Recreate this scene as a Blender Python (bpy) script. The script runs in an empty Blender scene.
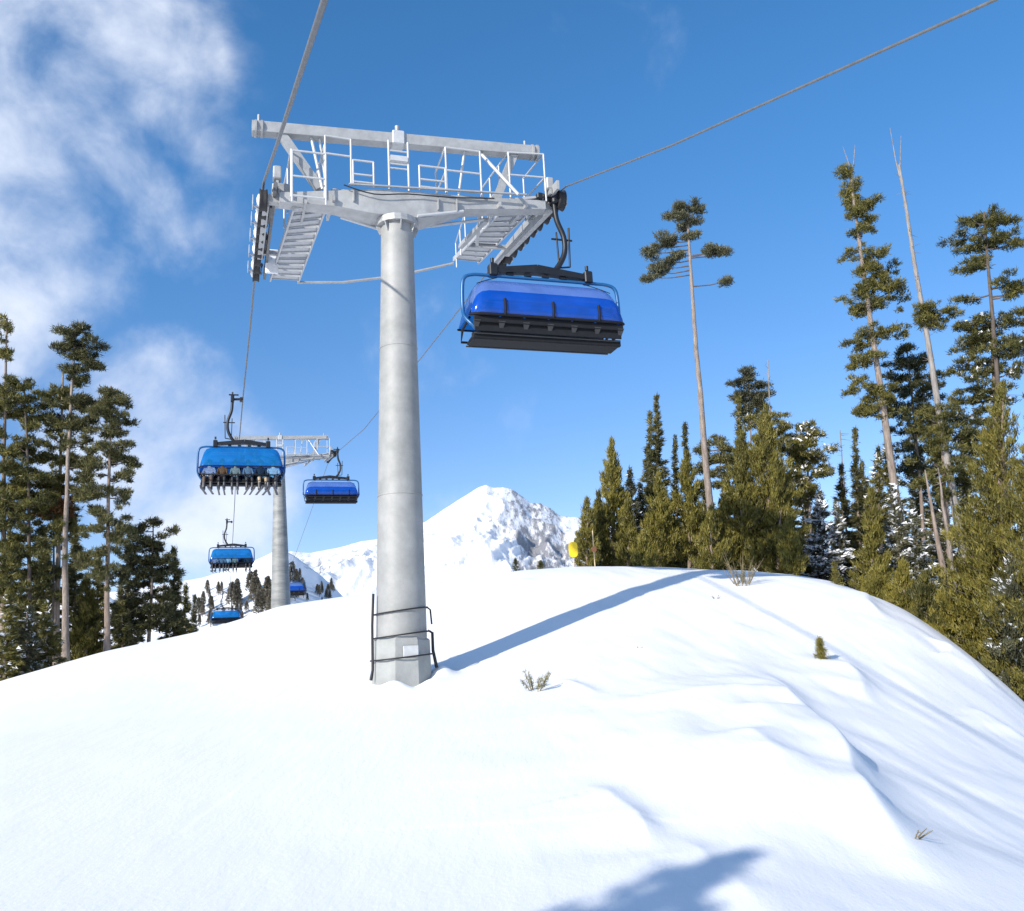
import bpy, math, random
import numpy as np
from mathutils import Vector, Matrix

random.seed(7)
C = bpy.context.scene.collection
rad = math.radians

# ------------------------------------------------------------------ camera model
W, H, F = 1024, 911, 900.0
PITCH, ROLL = 12.5, -3.0
def cam_matrix():
    p = rad(90 + PITCH); r = rad(ROLL)
    Rx = np.array([[1, 0, 0], [0, math.cos(p), -math.sin(p)], [0, math.sin(p), math.cos(p)]])
    Rz = np.array([[math.cos(r), -math.sin(r), 0], [math.sin(r), math.cos(r), 0], [0, 0, 1]])
    return Rx @ Rz
CM = cam_matrix()
def ray(x, y):
    d = CM @ np.array([x - W / 2, H / 2 - y, -F])
    return d / math.hypot(d[0], d[1])          # unit horizontal length; d[2] = tan(elevation)
def at(x, y, r):
    return ray(x, y) * r
def az_of(x, y):
    d = ray(x, y); return math.degrees(math.atan2(d[0], d[1]))

camd = bpy.data.cameras.new('camera'); cam = bpy.data.objects.new('camera', camd); C.objects.link(cam)
camd.sensor_fit = 'HORIZONTAL'; camd.sensor_width = 36; camd.lens = F / W * 36
camd.clip_start = 0.1; camd.clip_end = 40000
M4 = Matrix([[*CM[0], 0], [*CM[1], 0], [*CM[2], 0], [0, 0, 0, 1]]); cam.matrix_world = M4
bpy.context.scene.camera = cam

# ------------------------------------------------------------------ helpers
def tag(o, label=None, cat=None, group=None, kind=None):
    if label: o['label'] = label
    if cat: o['category'] = cat
    if group: o['group'] = group
    if kind: o['kind'] = kind
    return o
def empty(name, loc=(0, 0, 0), rz=0.0):
    o = bpy.data.objects.new(name, None); C.objects.link(o)
    o.location = loc; o.rotation_euler = (0, 0, rz); o.empty_display_size = .2
    return o
def copy_tree(o, parent=None):
    c = o.copy(); C.objects.link(c)
    if parent: c.parent = parent
    for ch in list(o.children): copy_tree(ch, c)
    return c
def norm(v):
    v = np.array(v, float); n = np.linalg.norm(v); return v / n if n > 1e-9 else v
def np_mesh(name, V, Fa, k):
    """V (n,3), Fa (m,k) arrays -> mesh"""
    me = bpy.data.meshes.new(name); V = np.asarray(V, np.float32); Fa = np.asarray(Fa, np.int32)
    me.vertices.add(len(V)); me.vertices.foreach_set('co', V.ravel())
    me.loops.add(Fa.size); me.loops.foreach_set('vertex_index', Fa.ravel())
    me.polygons.add(len(Fa)); me.polygons.foreach_set('loop_start', np.arange(0, Fa.size, k, dtype=np.int32))
    me.polygons.foreach_set('loop_total', np.full(len(Fa), k, np.int32))
    me.update(calc_edges=True); return me
def link(name, me, m, parent=None, smooth=False):
    if m: me.materials.append(m)
    o = bpy.data.objects.new(name, me); C.objects.link(o)
    if parent: o.parent = parent
    if smooth: me.polygons.foreach_set('use_smooth', [True] * len(me.polygons))
    return o

class MB:
    def __init__(s): s.v = []; s.f = []; s.sm = []
    def add(s, vs, fs, sm=False):
        n = len(s.v); s.v += [tuple(map(float, p)) for p in vs]
        s.f += [tuple(i + n for i in f) for f in fs]; s.sm += [sm] * len(fs); return s
    def frame(s, d, up=(0, 0, 1)):
        d = norm(d); x = np.cross(d, up)
        if np.linalg.norm(x) < 1e-3: x = np.cross(d, (0, 1, 0))
        x = norm(x); y = np.cross(x, d); return x, y, d
    def box(s, c, sz, R=None, bevel=0.0):
        hx, hy, hz = [q / 2 for q in sz]
        b = min(bevel, hx * .9, hy * .9, hz * .9)
        if b <= 0:
            P = [(i * hx, j * hy, k * hz) for k in (-1, 1) for j in (-1, 1) for i in (-1, 1)]
            Fs = [(0, 2, 3, 1), (4, 5, 7, 6), (0, 1, 5, 4), (2, 6, 7, 3), (0, 4, 6, 2), (1, 3, 7, 5)]
        else:
            ring = [(hx - b, hy), (hx, hy - b), (hx, -hy + b), (hx - b, -hy), (-hx + b, -hy), (-hx, -hy + b), (-hx, hy - b), (-hx + b, hy)]
            P = []
            for z, k in ((-hz, 1 - b / hx), (-hz + b, 1), (hz - b, 1), (hz, 1 - b / hx)):
                kk = k if k == 1 else None
                for x, y in ring:
                    if kk is None: x = math.copysign(abs(x) - b * (abs(x) > b), x); y = math.copysign(abs(y) - b * (abs(y) > b), y)
                    P.append((x, y, z))
            Fs = []
            for L in range(3):
                for i in range(8):
                    j = (i + 1) % 8; Fs.append((L * 8 + i, L * 8 + j, L * 8 + 8 + j, L * 8 + 8 + i))
            Fs.append(tuple(range(7, -1, -1))[::-1]); Fs.append(tuple(range(31, 23, -1)))
        P = np.array(P)
        if R is not None: P = P @ np.array(R).T
        return s.add(P + np.array(c), Fs)
    def bar(s, p0, p1, w, h=None, up=(0, 0, 1), w1=None, h1=None):
        h = h or w; w1 = w1 or w; h1 = h1 or h
        p0 = np.array(p0, float); p1 = np.array(p1, float); x, y, d = s.frame(p1 - p0, up)
        P = [p0 + x * a * w / 2 + y * b * h / 2 for a, b in ((-1, -1), (1, -1), (1, 1), (-1, 1))] + \
            [p1 + x * a * w1 / 2 + y * b * h1 / 2 for a, b in ((-1, -1), (1, -1), (1, 1), (-1, 1))]
        return s.add(P, [(0, 1, 2, 3), (7, 6, 5, 4), (0, 4, 5, 1), (1, 5, 6, 2), (2, 6, 7, 3), (3, 7, 4, 0)])
    def tube(s, pts, r, n=8, caps=True, rot=0.0, smooth=True):
        pts = [np.array(p, float) for p in pts]; m = len(pts)
        rs = r if isinstance(r, (list, tuple, np.ndarray)) else [r] * m
        V = []; px = None
        for i, p in enumerate(pts):
            d = pts[min(i + 1, m - 1)] - pts[max(i - 1, 0)]
            if px is None: x, y, d = s.frame(d)
            else:
                d = norm(d); x = norm(px - d * (px @ d)); y = np.cross(x, d) * -1; y = np.cross(d, x)
            px = x; y = np.cross(d, x)
            for k in range(n):
                a = rot + 2 * math.pi * k / n; V.append(p + (x * math.cos(a) + y * math.sin(a)) * rs[i])
        Fs = [(i * n + k, i * n + (k + 1) % n, (i + 1) * n + (k + 1) % n, (i + 1) * n + k) for i in range(m - 1) for k in range(n)]
        s.add(V, Fs, smooth)
        if caps:
            s.add(V[:n], [tuple(range(n))[::-1]]); s.add(V[-n:], [tuple(range(n))])
        return s
    def rod(s, p0, p1, r, n=8, r1=None): return s.tube([p0, p1], [r, r1 if r1 is not None else r], n)
    def build(s, name, m, parent=None):
        me = bpy.data.meshes.new(name); me.from_pydata(s.v, [], s.f)
        me.polygons.foreach_set('use_smooth', s.sm); me.update()
        me.materials.append(m); o = bpy.data.objects.new(name, me); C.objects.link(o)
        if parent: o.parent = parent
        return o

def smooth_path(P, n=8):
    P = [np.array(p, float) for p in P]; out = []
    for i in range(len(P) - 1):
        a = P[max(i - 1, 0)]; b = P[i]; c = P[i + 1]; d = P[min(i + 2, len(P) - 1)]
        for k in range(n):
            t = k / n; out.append(.5 * ((2 * b) + (c - a) * t + (2 * a - 5 * b + 4 * c - d) * t * t + (3 * b - a - 3 * c + d) * t ** 3))
    out.append(P[-1]); return out

# ------------------------------------------------------------------ materials
def mat(name, col, rough=.6, metal=0.0, var=0.0, scale=3.0, bump=0.0, bscale=20., col2=None, spec=.5, trans=0.0, stretch=None):
    m = bpy.data.materials.new(name); m.use_nodes = True; nt = m.node_tree; N = nt.nodes; L = nt.links
    b = N['Principled BSDF']; b.inputs['Base Color'].default_value = (*col, 1)
    b.inputs['Roughness'].default_value = rough; b.inputs['Metallic'].default_value = metal
    b.inputs['Specular IOR Level'].default_value = spec
    tc = N.new('ShaderNodeTexCoord'); src = tc.outputs['Object']
    if stretch:
        mp = N.new('ShaderNodeMapping'); mp.inputs['Scale'].default_value = stretch; L.new(src, mp.inputs[0]); src = mp.outputs[0]
    if var or col2:
        nz = N.new('ShaderNodeTexNoise'); nz.inputs['Scale'].default_value = scale; nz.inputs['Detail'].default_value = 6
        nz.inputs['Roughness'].default_value = .65; L.new(src, nz.inputs['Vector'])
        cr = N.new('ShaderNodeValToRGB'); cr.color_ramp.elements[0].position = .32; cr.color_ramp.elements[1].position = .68
        c2 = col2 or tuple(min(1, c * (1 + var)) for c in col); c1 = col if col2 else tuple(c * (1 - var) for c in col)
        cr.color_ramp.elements[0].color = (*c1, 1); cr.color_ramp.elements[1].color = (*c2, 1)
        L.new(nz.outputs['Fac'], cr.inputs[0]); L.new(cr.outputs[0], b.inputs['Base Color'])
    if bump:
        n2 = N.new('ShaderNodeTexNoise'); n2.inputs['Scale'].default_value = bscale; n2.inputs['Detail'].default_value = 4
        L.new(src, n2.inputs['Vector']); bp = N.new('ShaderNodeBump'); bp.inputs['Strength'].default_value = bump
        bp.inputs['Distance'].default_value = .05; L.new(n2.outputs['Fac'], bp.inputs['Height']); L.new(bp.outputs[0], b.inputs['Normal'])
    return m

def foliage(name, dark, light, scale=1.3):
    m = bpy.data.materials.new(name); m.use_nodes = True; nt = m.node_tree; N = nt.nodes; L = nt.links
    N.remove(N['Principled BSDF']); out = N['Material Output']
    tc = N.new('ShaderNodeTexCoord'); nz = N.new('ShaderNodeTexNoise'); nz.inputs['Scale'].default_value = scale
    nz.inputs['Detail'].default_value = 5; nz.inputs['Roughness'].default_value = .7; L.new(tc.outputs['Object'], nz.inputs['Vector'])
    oi = N.new('ShaderNodeObjectInfo'); ad = N.new('ShaderNodeMath'); ad.operation = 'MULTIPLY_ADD'
    L.new(oi.outputs['Random'], ad.inputs[0]); ad.inputs[1].default_value = .16; ad.inputs[2].default_value = -.08
    a2 = N.new('ShaderNodeMath'); L.new(ad.outputs[0], a2.inputs[0]); L.new(nz.outputs['Fac'], a2.inputs[1])
    cr = N.new('ShaderNodeValToRGB'); cr.color_ramp.elements[0].position = .35; cr.color_ramp.elements[1].position = .66
    cr.color_ramp.elements[0].color = (*dark, 1); cr.color_ramp.elements[1].color = (*light, 1)
    L.new(a2.outputs[0], cr.inputs[0])
    d = N.new('ShaderNodeBsdfDiffuse'); t = N.new('ShaderNodeBsdfTranslucent'); g = N.new('ShaderNodeBsdfGlossy')
    g.inputs['Roughness'].default_value = .5; g.inputs['Color'].default_value = (.8, .8, .8, 1)
    L.new(cr.outputs[0], d.inputs['Color']); L.new(cr.outputs[0], t.inputs['Color'])
    mx = N.new('ShaderNodeMixShader'); mx.inputs[0].default_value = .28; L.new(d.outputs[0], mx.inputs[1]); L.new(t.outputs[0], mx.inputs[2])
    m2 = N.new('ShaderNodeMixShader'); m2.inputs[0].default_value = .03; L.new(mx.outputs[0], m2.inputs[1]); L.new(g.outputs[0], m2.inputs[2])
    L.new(m2.outputs[0], out.inputs['Surface']); return m

galv = mat('galvanised_steel', (.36, .365, .36), .5, .25, .14, 5, .12, 60)
galv_light = mat('galvanised_rail', (.50, .51, .51), .45, .2, .08, 9)
galv_tube = mat('galvanised_mast', (.235, .24, .23), .6, .1, .0, 1.9, .1, 50, col2=(.34, .34, .33), stretch=(1, 1, 1.0))
galv_old = mat('weathered_mast', (.17, .18, .18), .6, .1, .0, 1.4, .1, 40, col2=(.36, .36, .34), stretch=(.5, .5, 2.0))
grate_m = mat('grating_steel', (.42, .43, .44), .5, .25, .1, 8)
train_steel = mat('weathered_train_steel', (.13, .13, .13), .55, .25, .3, 9)
rubber = mat('black_rubber', (.02, .02, .022), .7, 0, .3, 9)
dark_steel = mat('dark_steel', (.014, .017, .022), .45, .3, .25, 7)
black_metal = mat('black_coated_metal', (.010, .011, .013), .7, .0, .2, 9, spec=.25)
grey_pad = mat('grey_mast_pad', (.30, .31, .30), .75, 0, .12, 4, .15, 30)
white_paint = mat('white_plate', (.72, .73, .74), .5, 0, .06, 8)
rope_m = mat('wire_rope', (.17, .17, .165), .55, .35, .2, 12)
hose_m = mat('black_hose', (.012, .012, .014), .6, 0, .2, 9)
blue_frame = mat('blue_frame_paint', (.012, .10, .26), .35, .1, .1, 8)
bracket_m = mat('bracket_steel', (.045, .045, .045), .5, .2, .2, 9)
seat_m = mat('black_seat_padding', (.02, .022, .026), .75, 0, .25, 14, .2, 60)
bark = mat('pine_bark', (.16, .115, .085), .9, 0, 0, 4, .6, 25, col2=(.34, .27, .22), stretch=(3, 3, .5))
bark_pale = mat('pale_bark', (.17, .13, .105), .9, 0, 0, 5, .8, 22, col2=(.38, .32, .27), stretch=(3, 3, .5))
dead_wood = mat('dead_grey_wood', (.17, .155, .14), .9, 0, 0, 5, .6, 25, col2=(.36, .33, .30), stretch=(3, 3, .4))
bark_dark = mat('dark_bark', (.07, .055, .045), .9, 0, 0, 4, .5, 25, col2=(.15, .12, .10), stretch=(3, 3, .6))
olive = foliage('olive_needles', (.085, .080, .016), (.30, .255, .05), 2.2)
green = foliage('green_needles', (.055, .060, .019), (.25, .22, .055), 2.2)
darkgreen = foliage('dark_green_needles', (.040, .046, .020), (.19, .175, .06), 2.2)
greygreen = foliage('grey_green_needles', (.055, .060, .034), (.165, .160, .085), 1.6)
rusty = foliage('rusty_needles', (.10, .045, .015), (.20, .09, .03), 1.6)
snow_clump = mat('branch_snow', (.82, .84, .88), .7, 0, .03, 3)
twig_m = mat('dry_twigs', (.20, .16, .09), .85, 0, .3, 8)
yellow_m = mat('yellow_vinyl', (.80, .56, .015), .5, 0, .06, 5)
orange_m = mat('orange_plate', (.42, .17, .07), .6, 0, .1, 5)
bamboo = mat('tan_pole', (.55, .42, .26), .7, 0, .15, 12)

def snow_material(name, rocky=None):
    m = bpy.data.materials.new(name); m.use_nodes = True; nt = m.node_tree; N = nt.nodes; L = nt.links
    b = N['Principled BSDF']; b.inputs['Base Color'].default_value = (.88, .88, .88, 1); b.inputs['Roughness'].default_value = .62
    b.inputs['Specular IOR Level'].default_value = .25
    geo = N.new('ShaderNodeNewGeometry')
    if rocky is None:
        def nz(scale, st, detail=5, rough=.55):
            mp = N.new('ShaderNodeMapping'); mp.inputs['Scale'].default_value = st; mp.inputs['Rotation'].default_value = (0, 0, rad(-50))
            L.new(geo.outputs['Position'], mp.inputs[0]); n = N.new('ShaderNodeTexNoise'); n.inputs['Scale'].default_value = scale
            n.inputs['Detail'].default_value = detail; n.inputs['Roughness'].default_value = rough; L.new(mp.outputs[0], n.inputs['Vector']); return n
        prev = None
        for (sc, st, dist, strg) in ((.9, (1, .35, 1), .10, .22), (6, (1, .22, 1), .014, .45), (30, (1, .6, 1), .006, .5)):
            bp = N.new('ShaderNodeBump'); bp.inputs['Distance'].default_value = dist; bp.inputs['Strength'].default_value = strg
            L.new(nz(sc, st).outputs['Fac'], bp.inputs['Height'])
            if prev: L.new(prev.outputs[0], bp.inputs['Normal'])
            prev = bp
        L.new(prev.outputs[0], b.inputs['Normal'])
    else:
        at_ = N.new('ShaderNodeAttribute'); at_.attribute_name = 'rock'
        mp = N.new('ShaderNodeMapping'); mp.inputs['Scale'].default_value = rocky['st']; L.new(geo.outputs['Position'], mp.inputs[0])
        n = N.new('ShaderNodeTexNoise'); n.inputs['Scale'].default_value = 1; n.inputs['Detail'].default_value = 9; n.inputs['Roughness'].default_value = .72
        L.new(mp.outputs[0], n.inputs['Vector'])
        a = N.new('ShaderNodeMath'); a.operation = 'MULTIPLY_ADD'; L.new(at_.outputs['Fac'], a.inputs[0]); a.inputs[1].default_value = .42; L.new(n.outputs['Fac'], a.inputs[2])
        cr = N.new('ShaderNodeValToRGB'); cr.color_ramp.elements[0].position = .70; cr.color_ramp.elements[1].position = .82
        L.new(a.outputs[0], cr.inputs[0])
        n3 = N.new('ShaderNodeTexNoise'); n3.inputs['Scale'].default_value = rocky['st'][0] * 3; L.new(geo.outputs['Position'], n3.inputs['Vector'])
        rc = N.new('ShaderNodeValToRGB'); rc.color_ramp.elements[0].color = (.15, .155, .175, 1); rc.color_ramp.elements[1].color = (.36, .36, .375, 1)
        L.new(n3.outputs['Fac'], rc.inputs[0])
        mx = N.new('ShaderNodeMix'); mx.data_type = 'RGBA'; L.new(cr.outputs[0], mx.inputs['Factor'])
        mx.inputs['A'].default_value = (.87, .88, .9, 1); L.new(rc.outputs[0], mx.inputs['B']); L.new(mx.outputs['Result'], b.inputs['Base Color'])
        bp = N.new('ShaderNodeBump'); bp.inputs['Distance'].default_value = rocky['bump']; bp.inputs['Strength'].default_value = .6
        L.new(n.outputs['Fac'], bp.inputs['Height']); L.new(bp.outputs[0], b.inputs['Normal'])
    return m
snow_m = snow_material('snow')

def bubble_material(name, col, mixt, alpha):
    m = bpy.data.materials.new(name); m.use_nodes = True; nt = m.node_tree; N = nt.nodes; L = nt.links
    b = N['Principled BSDF']; b.inputs['Base Color'].default_value = (*col, 1); b.inputs['Roughness'].default_value = .12
    b.inputs['Coat Weight'].default_value = .3
    nzt = N.new('ShaderNodeTexNoise'); nzt.inputs['Scale'].default_value = 2.0; tc = N.new('ShaderNodeTexCoord'); L.new(tc.outputs['Object'], nzt.inputs['Vector'])
    cr = N.new('ShaderNodeValToRGB'); cr.color_ramp.elements[0].position = .3; cr.color_ramp.elements[1].position = .7
    cr.color_ramp.elements[0].color = (*[c * .85 for c in col], 1); cr.color_ramp.elements[1].color = (*[c * 1.12 for c in col], 1)
    L.new(nzt.outputs['Fac'], cr.inputs[0]); L.new(cr.outputs[0], b.inputs['Base Color'])
    t = N.new('ShaderNodeBsdfTransparent'); t.inputs['Color'].default_value = (*mixt, 1)
    mx = N.new('ShaderNodeMixShader'); mx.inputs[0].default_value = alpha
    L.new(t.outputs[0], mx.inputs[1]); L.new(b.outputs[0], mx.inputs[2]); L.new(mx.outputs[0], N['Material Output'].inputs['Surface'])
    return m
bubble_m = bubble_material('blue_bubble_plastic', (.004, .075, .42), (.06, .25, .75), .72)
bubble_front = bubble_material('blue_bubble_window', (.01, .20, .52), (.10, .44, .80), .50)
bubble_frost = bubble_material('frosted_bubble_top', (.14, .24, .54), (.45, .62, .95), .55)

# ------------------------------------------------------------------ numpy value noise
def vnoise(x, y, seed=0):
    xi = np.floor(x).astype(np.int64); yi = np.floor(y).astype(np.int64); xf = x - xi; yf = y - yi
    u = xf * xf * xf * (xf * (xf * 6 - 15) + 10); v = yf * yf * yf * (yf * (yf * 6 - 15) + 10)
    def h(a, b):
        n = (a * 374761393 + b * 668265263 + seed * 974634777) & 0xffffffff
        n = ((n ^ (n >> 13)) * 1274126177) & 0xffffffff; n = n ^ (n >> 16); return (n & 0xffff) / 65535.0
    return (h(xi, yi) * (1 - u) + h(xi + 1, yi) * u) * (1 - v) + (h(xi, yi + 1) * (1 - u) + h(xi + 1, yi + 1) * u) * v
def fbm(x, y, o=4, seed=0, g=.5, ridged=False):
    s = 0; a = 1; t = 0
    for i in range(o):
        n = vnoise(x * 2 ** i + 17.3 * i, y * 2 ** i - 9.1 * i, seed + i)
        if ridged: n = 1 - abs(2 * n - 1); n = n * n
        s = s + a * n; t += a; a *= g
    return s / t

# ------------------------------------------------------------------ terrain
AZ = np.arange(-180, 180.01, .25)
def table(pts, sm=5):
    a = np.interp(AZ, [p[0] for p in pts], [p[1] for p in pts])
    k = np.exp(-np.linspace(-2.2, 2.2, 2 * sm + 1) ** 2); k /= k.sum()
    return np.convolve(np.pad(a, sm, mode='edge'), k, 'valid')
crest_px = [(-60, 700), (0, 681), (56, 665), (104, 651), (167, 638), (200, 631), (240, 619), (280, 605.5), (330, 598), (374, 592), (430, 583), (467, 578), (520, 571), (575, 567), (650, 567.5), (720, 570), (765, 571), (800, 573), (830, 578),
            (880, 597), (910, 612), (940, 632), (970, 655), (1000, 678), (1024, 700), (1070, 745)]
E_T = table([(-180, -.35), (-100, -.3), (-60, -.12)] + [(az_of(*p), ray(*p)[2]) for p in crest_px] + [(50, -.25), (100, -.35), (180, -.35)], 5)
RC_T = table([(-180, 40), (-60, 42), (-30, 41), (-20, 40), (-7.5, 33), (0, 31), (6, 30.5), (12.5, 29.5), (20, 28), (28, 25), (60, 25), (180, 40)], 14)
Z17_T = table([(-180, -7), (-90, -5), (-50, -1.8), (-30, -.95), (-18, -.7), (-7.5, -.43), (0, -.25), (8, -.15), (13, -.25), (18, -.62), (23, -1.2), (28, -2.0), (50, -4.5), (90, -6), (180, -7)], 10)
Z8_T = table([(-180, -4), (-90, -2.2), (-50, -1.65), (-30, -1.55), (0, -1.42), (14, -1.45), (22, -1.7), (28, -1.95), (50, -2.6), (90, -3), (180, -4)], 10)
def herm(t, a, b, ma, mb, h):
    return a * (2 * t ** 3 - 3 * t ** 2 + 1) + ma * h * (t ** 3 - 2 * t ** 2 + t) + b * (-2 * t ** 3 + 3 * t ** 2) + mb * h * (t ** 3 - t ** 2)
def T0(x, y):
    x = np.asarray(x, float); y = np.asarray(y, float)
    az = np.degrees(np.arctan2(x, y)); r = np.hypot(x, y)
    e = np.interp(az, AZ, E_T); rc = np.interp(az, AZ, RC_T); z17 = np.interp(az, AZ, Z17_T); z8 = np.interp(az, AZ, Z8_T)
    zc = e * rc; m8 = (z17 - z8) / 9 * .75; m17 = .5 * ((z17 - z8) / 9 + (zc - z17) / (rc - 17))
    a = herm(np.clip(r / 8, 0, 1), -1.6, z8, 0, m8, 8)
    b = herm(np.clip((r - 8) / 9, 0, 1), z8, z17, m8, m17, 9)
    c = herm(np.clip((r - 17) / (rc - 17), 0, 1), z17, zc, m17, e, rc - 17)
    d = np.maximum(r - rc, 0); dd = np.minimum(d, 14)
    f = zc + e * dd - .011 * dd ** 2 + np.minimum(e - .308, -.1) * np.maximum(d - 14, 0)
    f = np.where(f < -40, -40 - 60 * (1 - np.exp((f + 40) / 60)), f)
    return np.where(r < 8, a, np.where(r < 17, b, np.where(r < rc, c, f)))
def pick(px, py, fn=T0, r0=3, r1=60, n=4000):
    d = ray(px, py); rr = np.linspace(r0, r1, n); z = fn(d[0] * rr, d[1] * rr) - d[2] * rr
    i = np.argmax(z > 0) if (z > 0).any() else int(np.argmax(z))
    return np.array([d[0] * rr[i], d[1] * rr[i]])

MAST = tuple(at(402, 685, 17.3)[:2])
# drift ridges: polyline in the snow, amplitude, gentle side width, steep side width
DR = []
def drift(px, amp, wl=1.6, ws=.28):
    P = np.array([pick(*p) for p in px]); DR.append((P, amp, wl, ws))
drift([(735, 672), (762, 690), (785, 708), (810, 730), (834, 758), (853, 788), (874, 815), (905, 850), (935, 890)], .34, 2.0, .24)
drift([(755, 668), (785, 690), (812, 712)], .06, .7, .22)
drift([(580, 790), (606, 798), (630, 818), (648, 856)], .06, .45, .16)
drift([(836, 655), (848, 668), (858, 682), (868, 700)], .15, .8, .25)
drift([(858, 592), (872, 606), (884, 622)], .15, .7, .22)
drift([(962, 705), (990, 720), (1030, 745)], .10, .9, .2)
drift([(735, 752), (760, 768), (785, 790)], .04, .5, .2)
drift([(925, 640), (950, 652), (972, 668), (995, 690)], .16, 1.0, .25)
drift([(700, 640), (742, 622), (790, 640), (820, 660)], .03, .7, .25)
drift([(660, 838), (700, 860), (740, 885), (780, 920)], .045, .6, .22)
drift([(550, 686), (565, 681), (585, 687), (600, 698)], .05, .35, .15)
drift([(480, 592), (500, 585), (535, 578)], .06, .8, .3)
def drifts(x, y):
    h = np.zeros_like(x)
    for P, amp, wl, ws in DR:
        lo = P.min(0) - 6; hi = P.max(0) + 6
        m = (x > lo[0]) & (x < hi[0]) & (y > lo[1]) & (y < hi[1])
        if not m.any(): continue
        X = x[m]; Y = y[m]; best = np.full(X.shape, 1e9); S = np.zeros_like(X); Tt = np.zeros_like(X)
        seg = np.linalg.norm(np.diff(P, axis=0), axis=1); cum = np.concatenate([[0], np.cumsum(seg)]); tot = cum[-1]
        for i in range(len(P) - 1):
            a = P[i]; d = (P[i + 1] - a) / seg[i]
            t = np.clip((X - a[0]) * d[0] + (Y - a[1]) * d[1], 0, seg[i]); qx = X - a[0] - d[0] * t; qy = Y - a[1] - d[1] * t
            D = np.hypot(qx, qy); c = d[0] * qy - d[1] * qx       # >0 : left of travel direction
            u = D < best; best = np.where(u, D, best); S = np.where(u, np.where(c > 0, 1, -1) * D, S); Tt = np.where(u, (cum[i] + t) / tot, Tt)
        env = np.minimum(1, 1.5 * np.sin(np.pi * np.clip(Tt, 0.0, 1)) ** 1.5); fade = env * (.75 + .5 * vnoise(X * 1.3, Y * 1.3, 5))
        # lines run towards the camera, so "left of travel" lies on the image right: the lee side
        S = S + .16 * (vnoise(X * .8, Y * .8, 9) - .5)
        h[m] += amp * fade * np.where(S > 0, np.exp(-(S / ws) ** 1.4), np.exp(-(np.abs(S) / wl) ** 1.3)) - \
            amp * .25 * fade * np.where(S > 0, (S / (wl * .6)) * np.exp(1 - S / (wl * .6)), 0)
    return h
def T(x, y):
    x = np.asarray(x, float); y = np.asarray(y, float); r = np.hypot(x, y)
    near = np.clip(r / 6, 0, 1) * np.clip((60 - r) / 25, 0, 1)
    az = np.degrees(np.arctan2(x, y)); right = np.clip((az + 2) / 12, 0, 1)
    z = T0(x, y) + near * ((fbm(x * .22, y * .22, 3, 3) - .5) * .17 * (.35 + .9 * right) + (fbm(x * 1.3 + y * .5, y * .7 - x * .4, 3, 11) - .5) * .022 * (.3 + right) + (fbm(x * 2.6 + y * .5, y * .45, 3, 31) - .5) * .034 * right * np.clip((r - 5) / 6, 0, 1))
    # wind-blown lumpiness at the crest on the right
    bx_, by_ = MAST; dm = np.hypot(x - bx_, y - by_); ang = np.arctan2(y - by_, x - bx_)
    mound = (.10 + .07 * np.sin(ang * 3 + 1) + .04 * np.sin(ang * 7)) * np.exp(-((dm - .72) / .22) ** 2) - .05 * np.exp(-(dm / .6) ** 4)
    return z + drifts(x, y) + mound
def Tz(x, y): return float(T(np.array([x]), np.array([y]))[0])

def build_ground():
    azs = np.concatenate([np.arange(-180, -38, 3), np.arange(-38, 38, .14), np.arange(38, 180, 3)])
    rs = np.concatenate([[.01, .5, 1, 2, 3, 4], np.geomspace(4.6, 62, 420), [70, 85, 110, 150, 220, 350, 600, 1200, 2500, 6000, 14000, 30000]])
    A, Rr = np.meshgrid(np.radians(azs), rs, indexing='ij'); X = Rr * np.sin(A); Y = Rr * np.cos(A); Z = T(X.ravel(), Y.ravel()).reshape(X.shape)
    n, m = X.shape; V = np.stack([X, Y, Z], -1).reshape(-1, 3)
    i = np.arange(n)[:, None]; j = np.arange(m - 1)[None, :]; i2 = (i + 1) % n
    Fq = np.stack([i * m + j, i * m + j + 1, i2 * m + j + 1, i2 * m + j], -1).reshape(-1, 4)
    me = np_mesh('snow_ground', V, Fq, 4); o = link('snow_ground', me, snow_m, None, True); tag(o, kind='structure')
build_ground()

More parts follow.
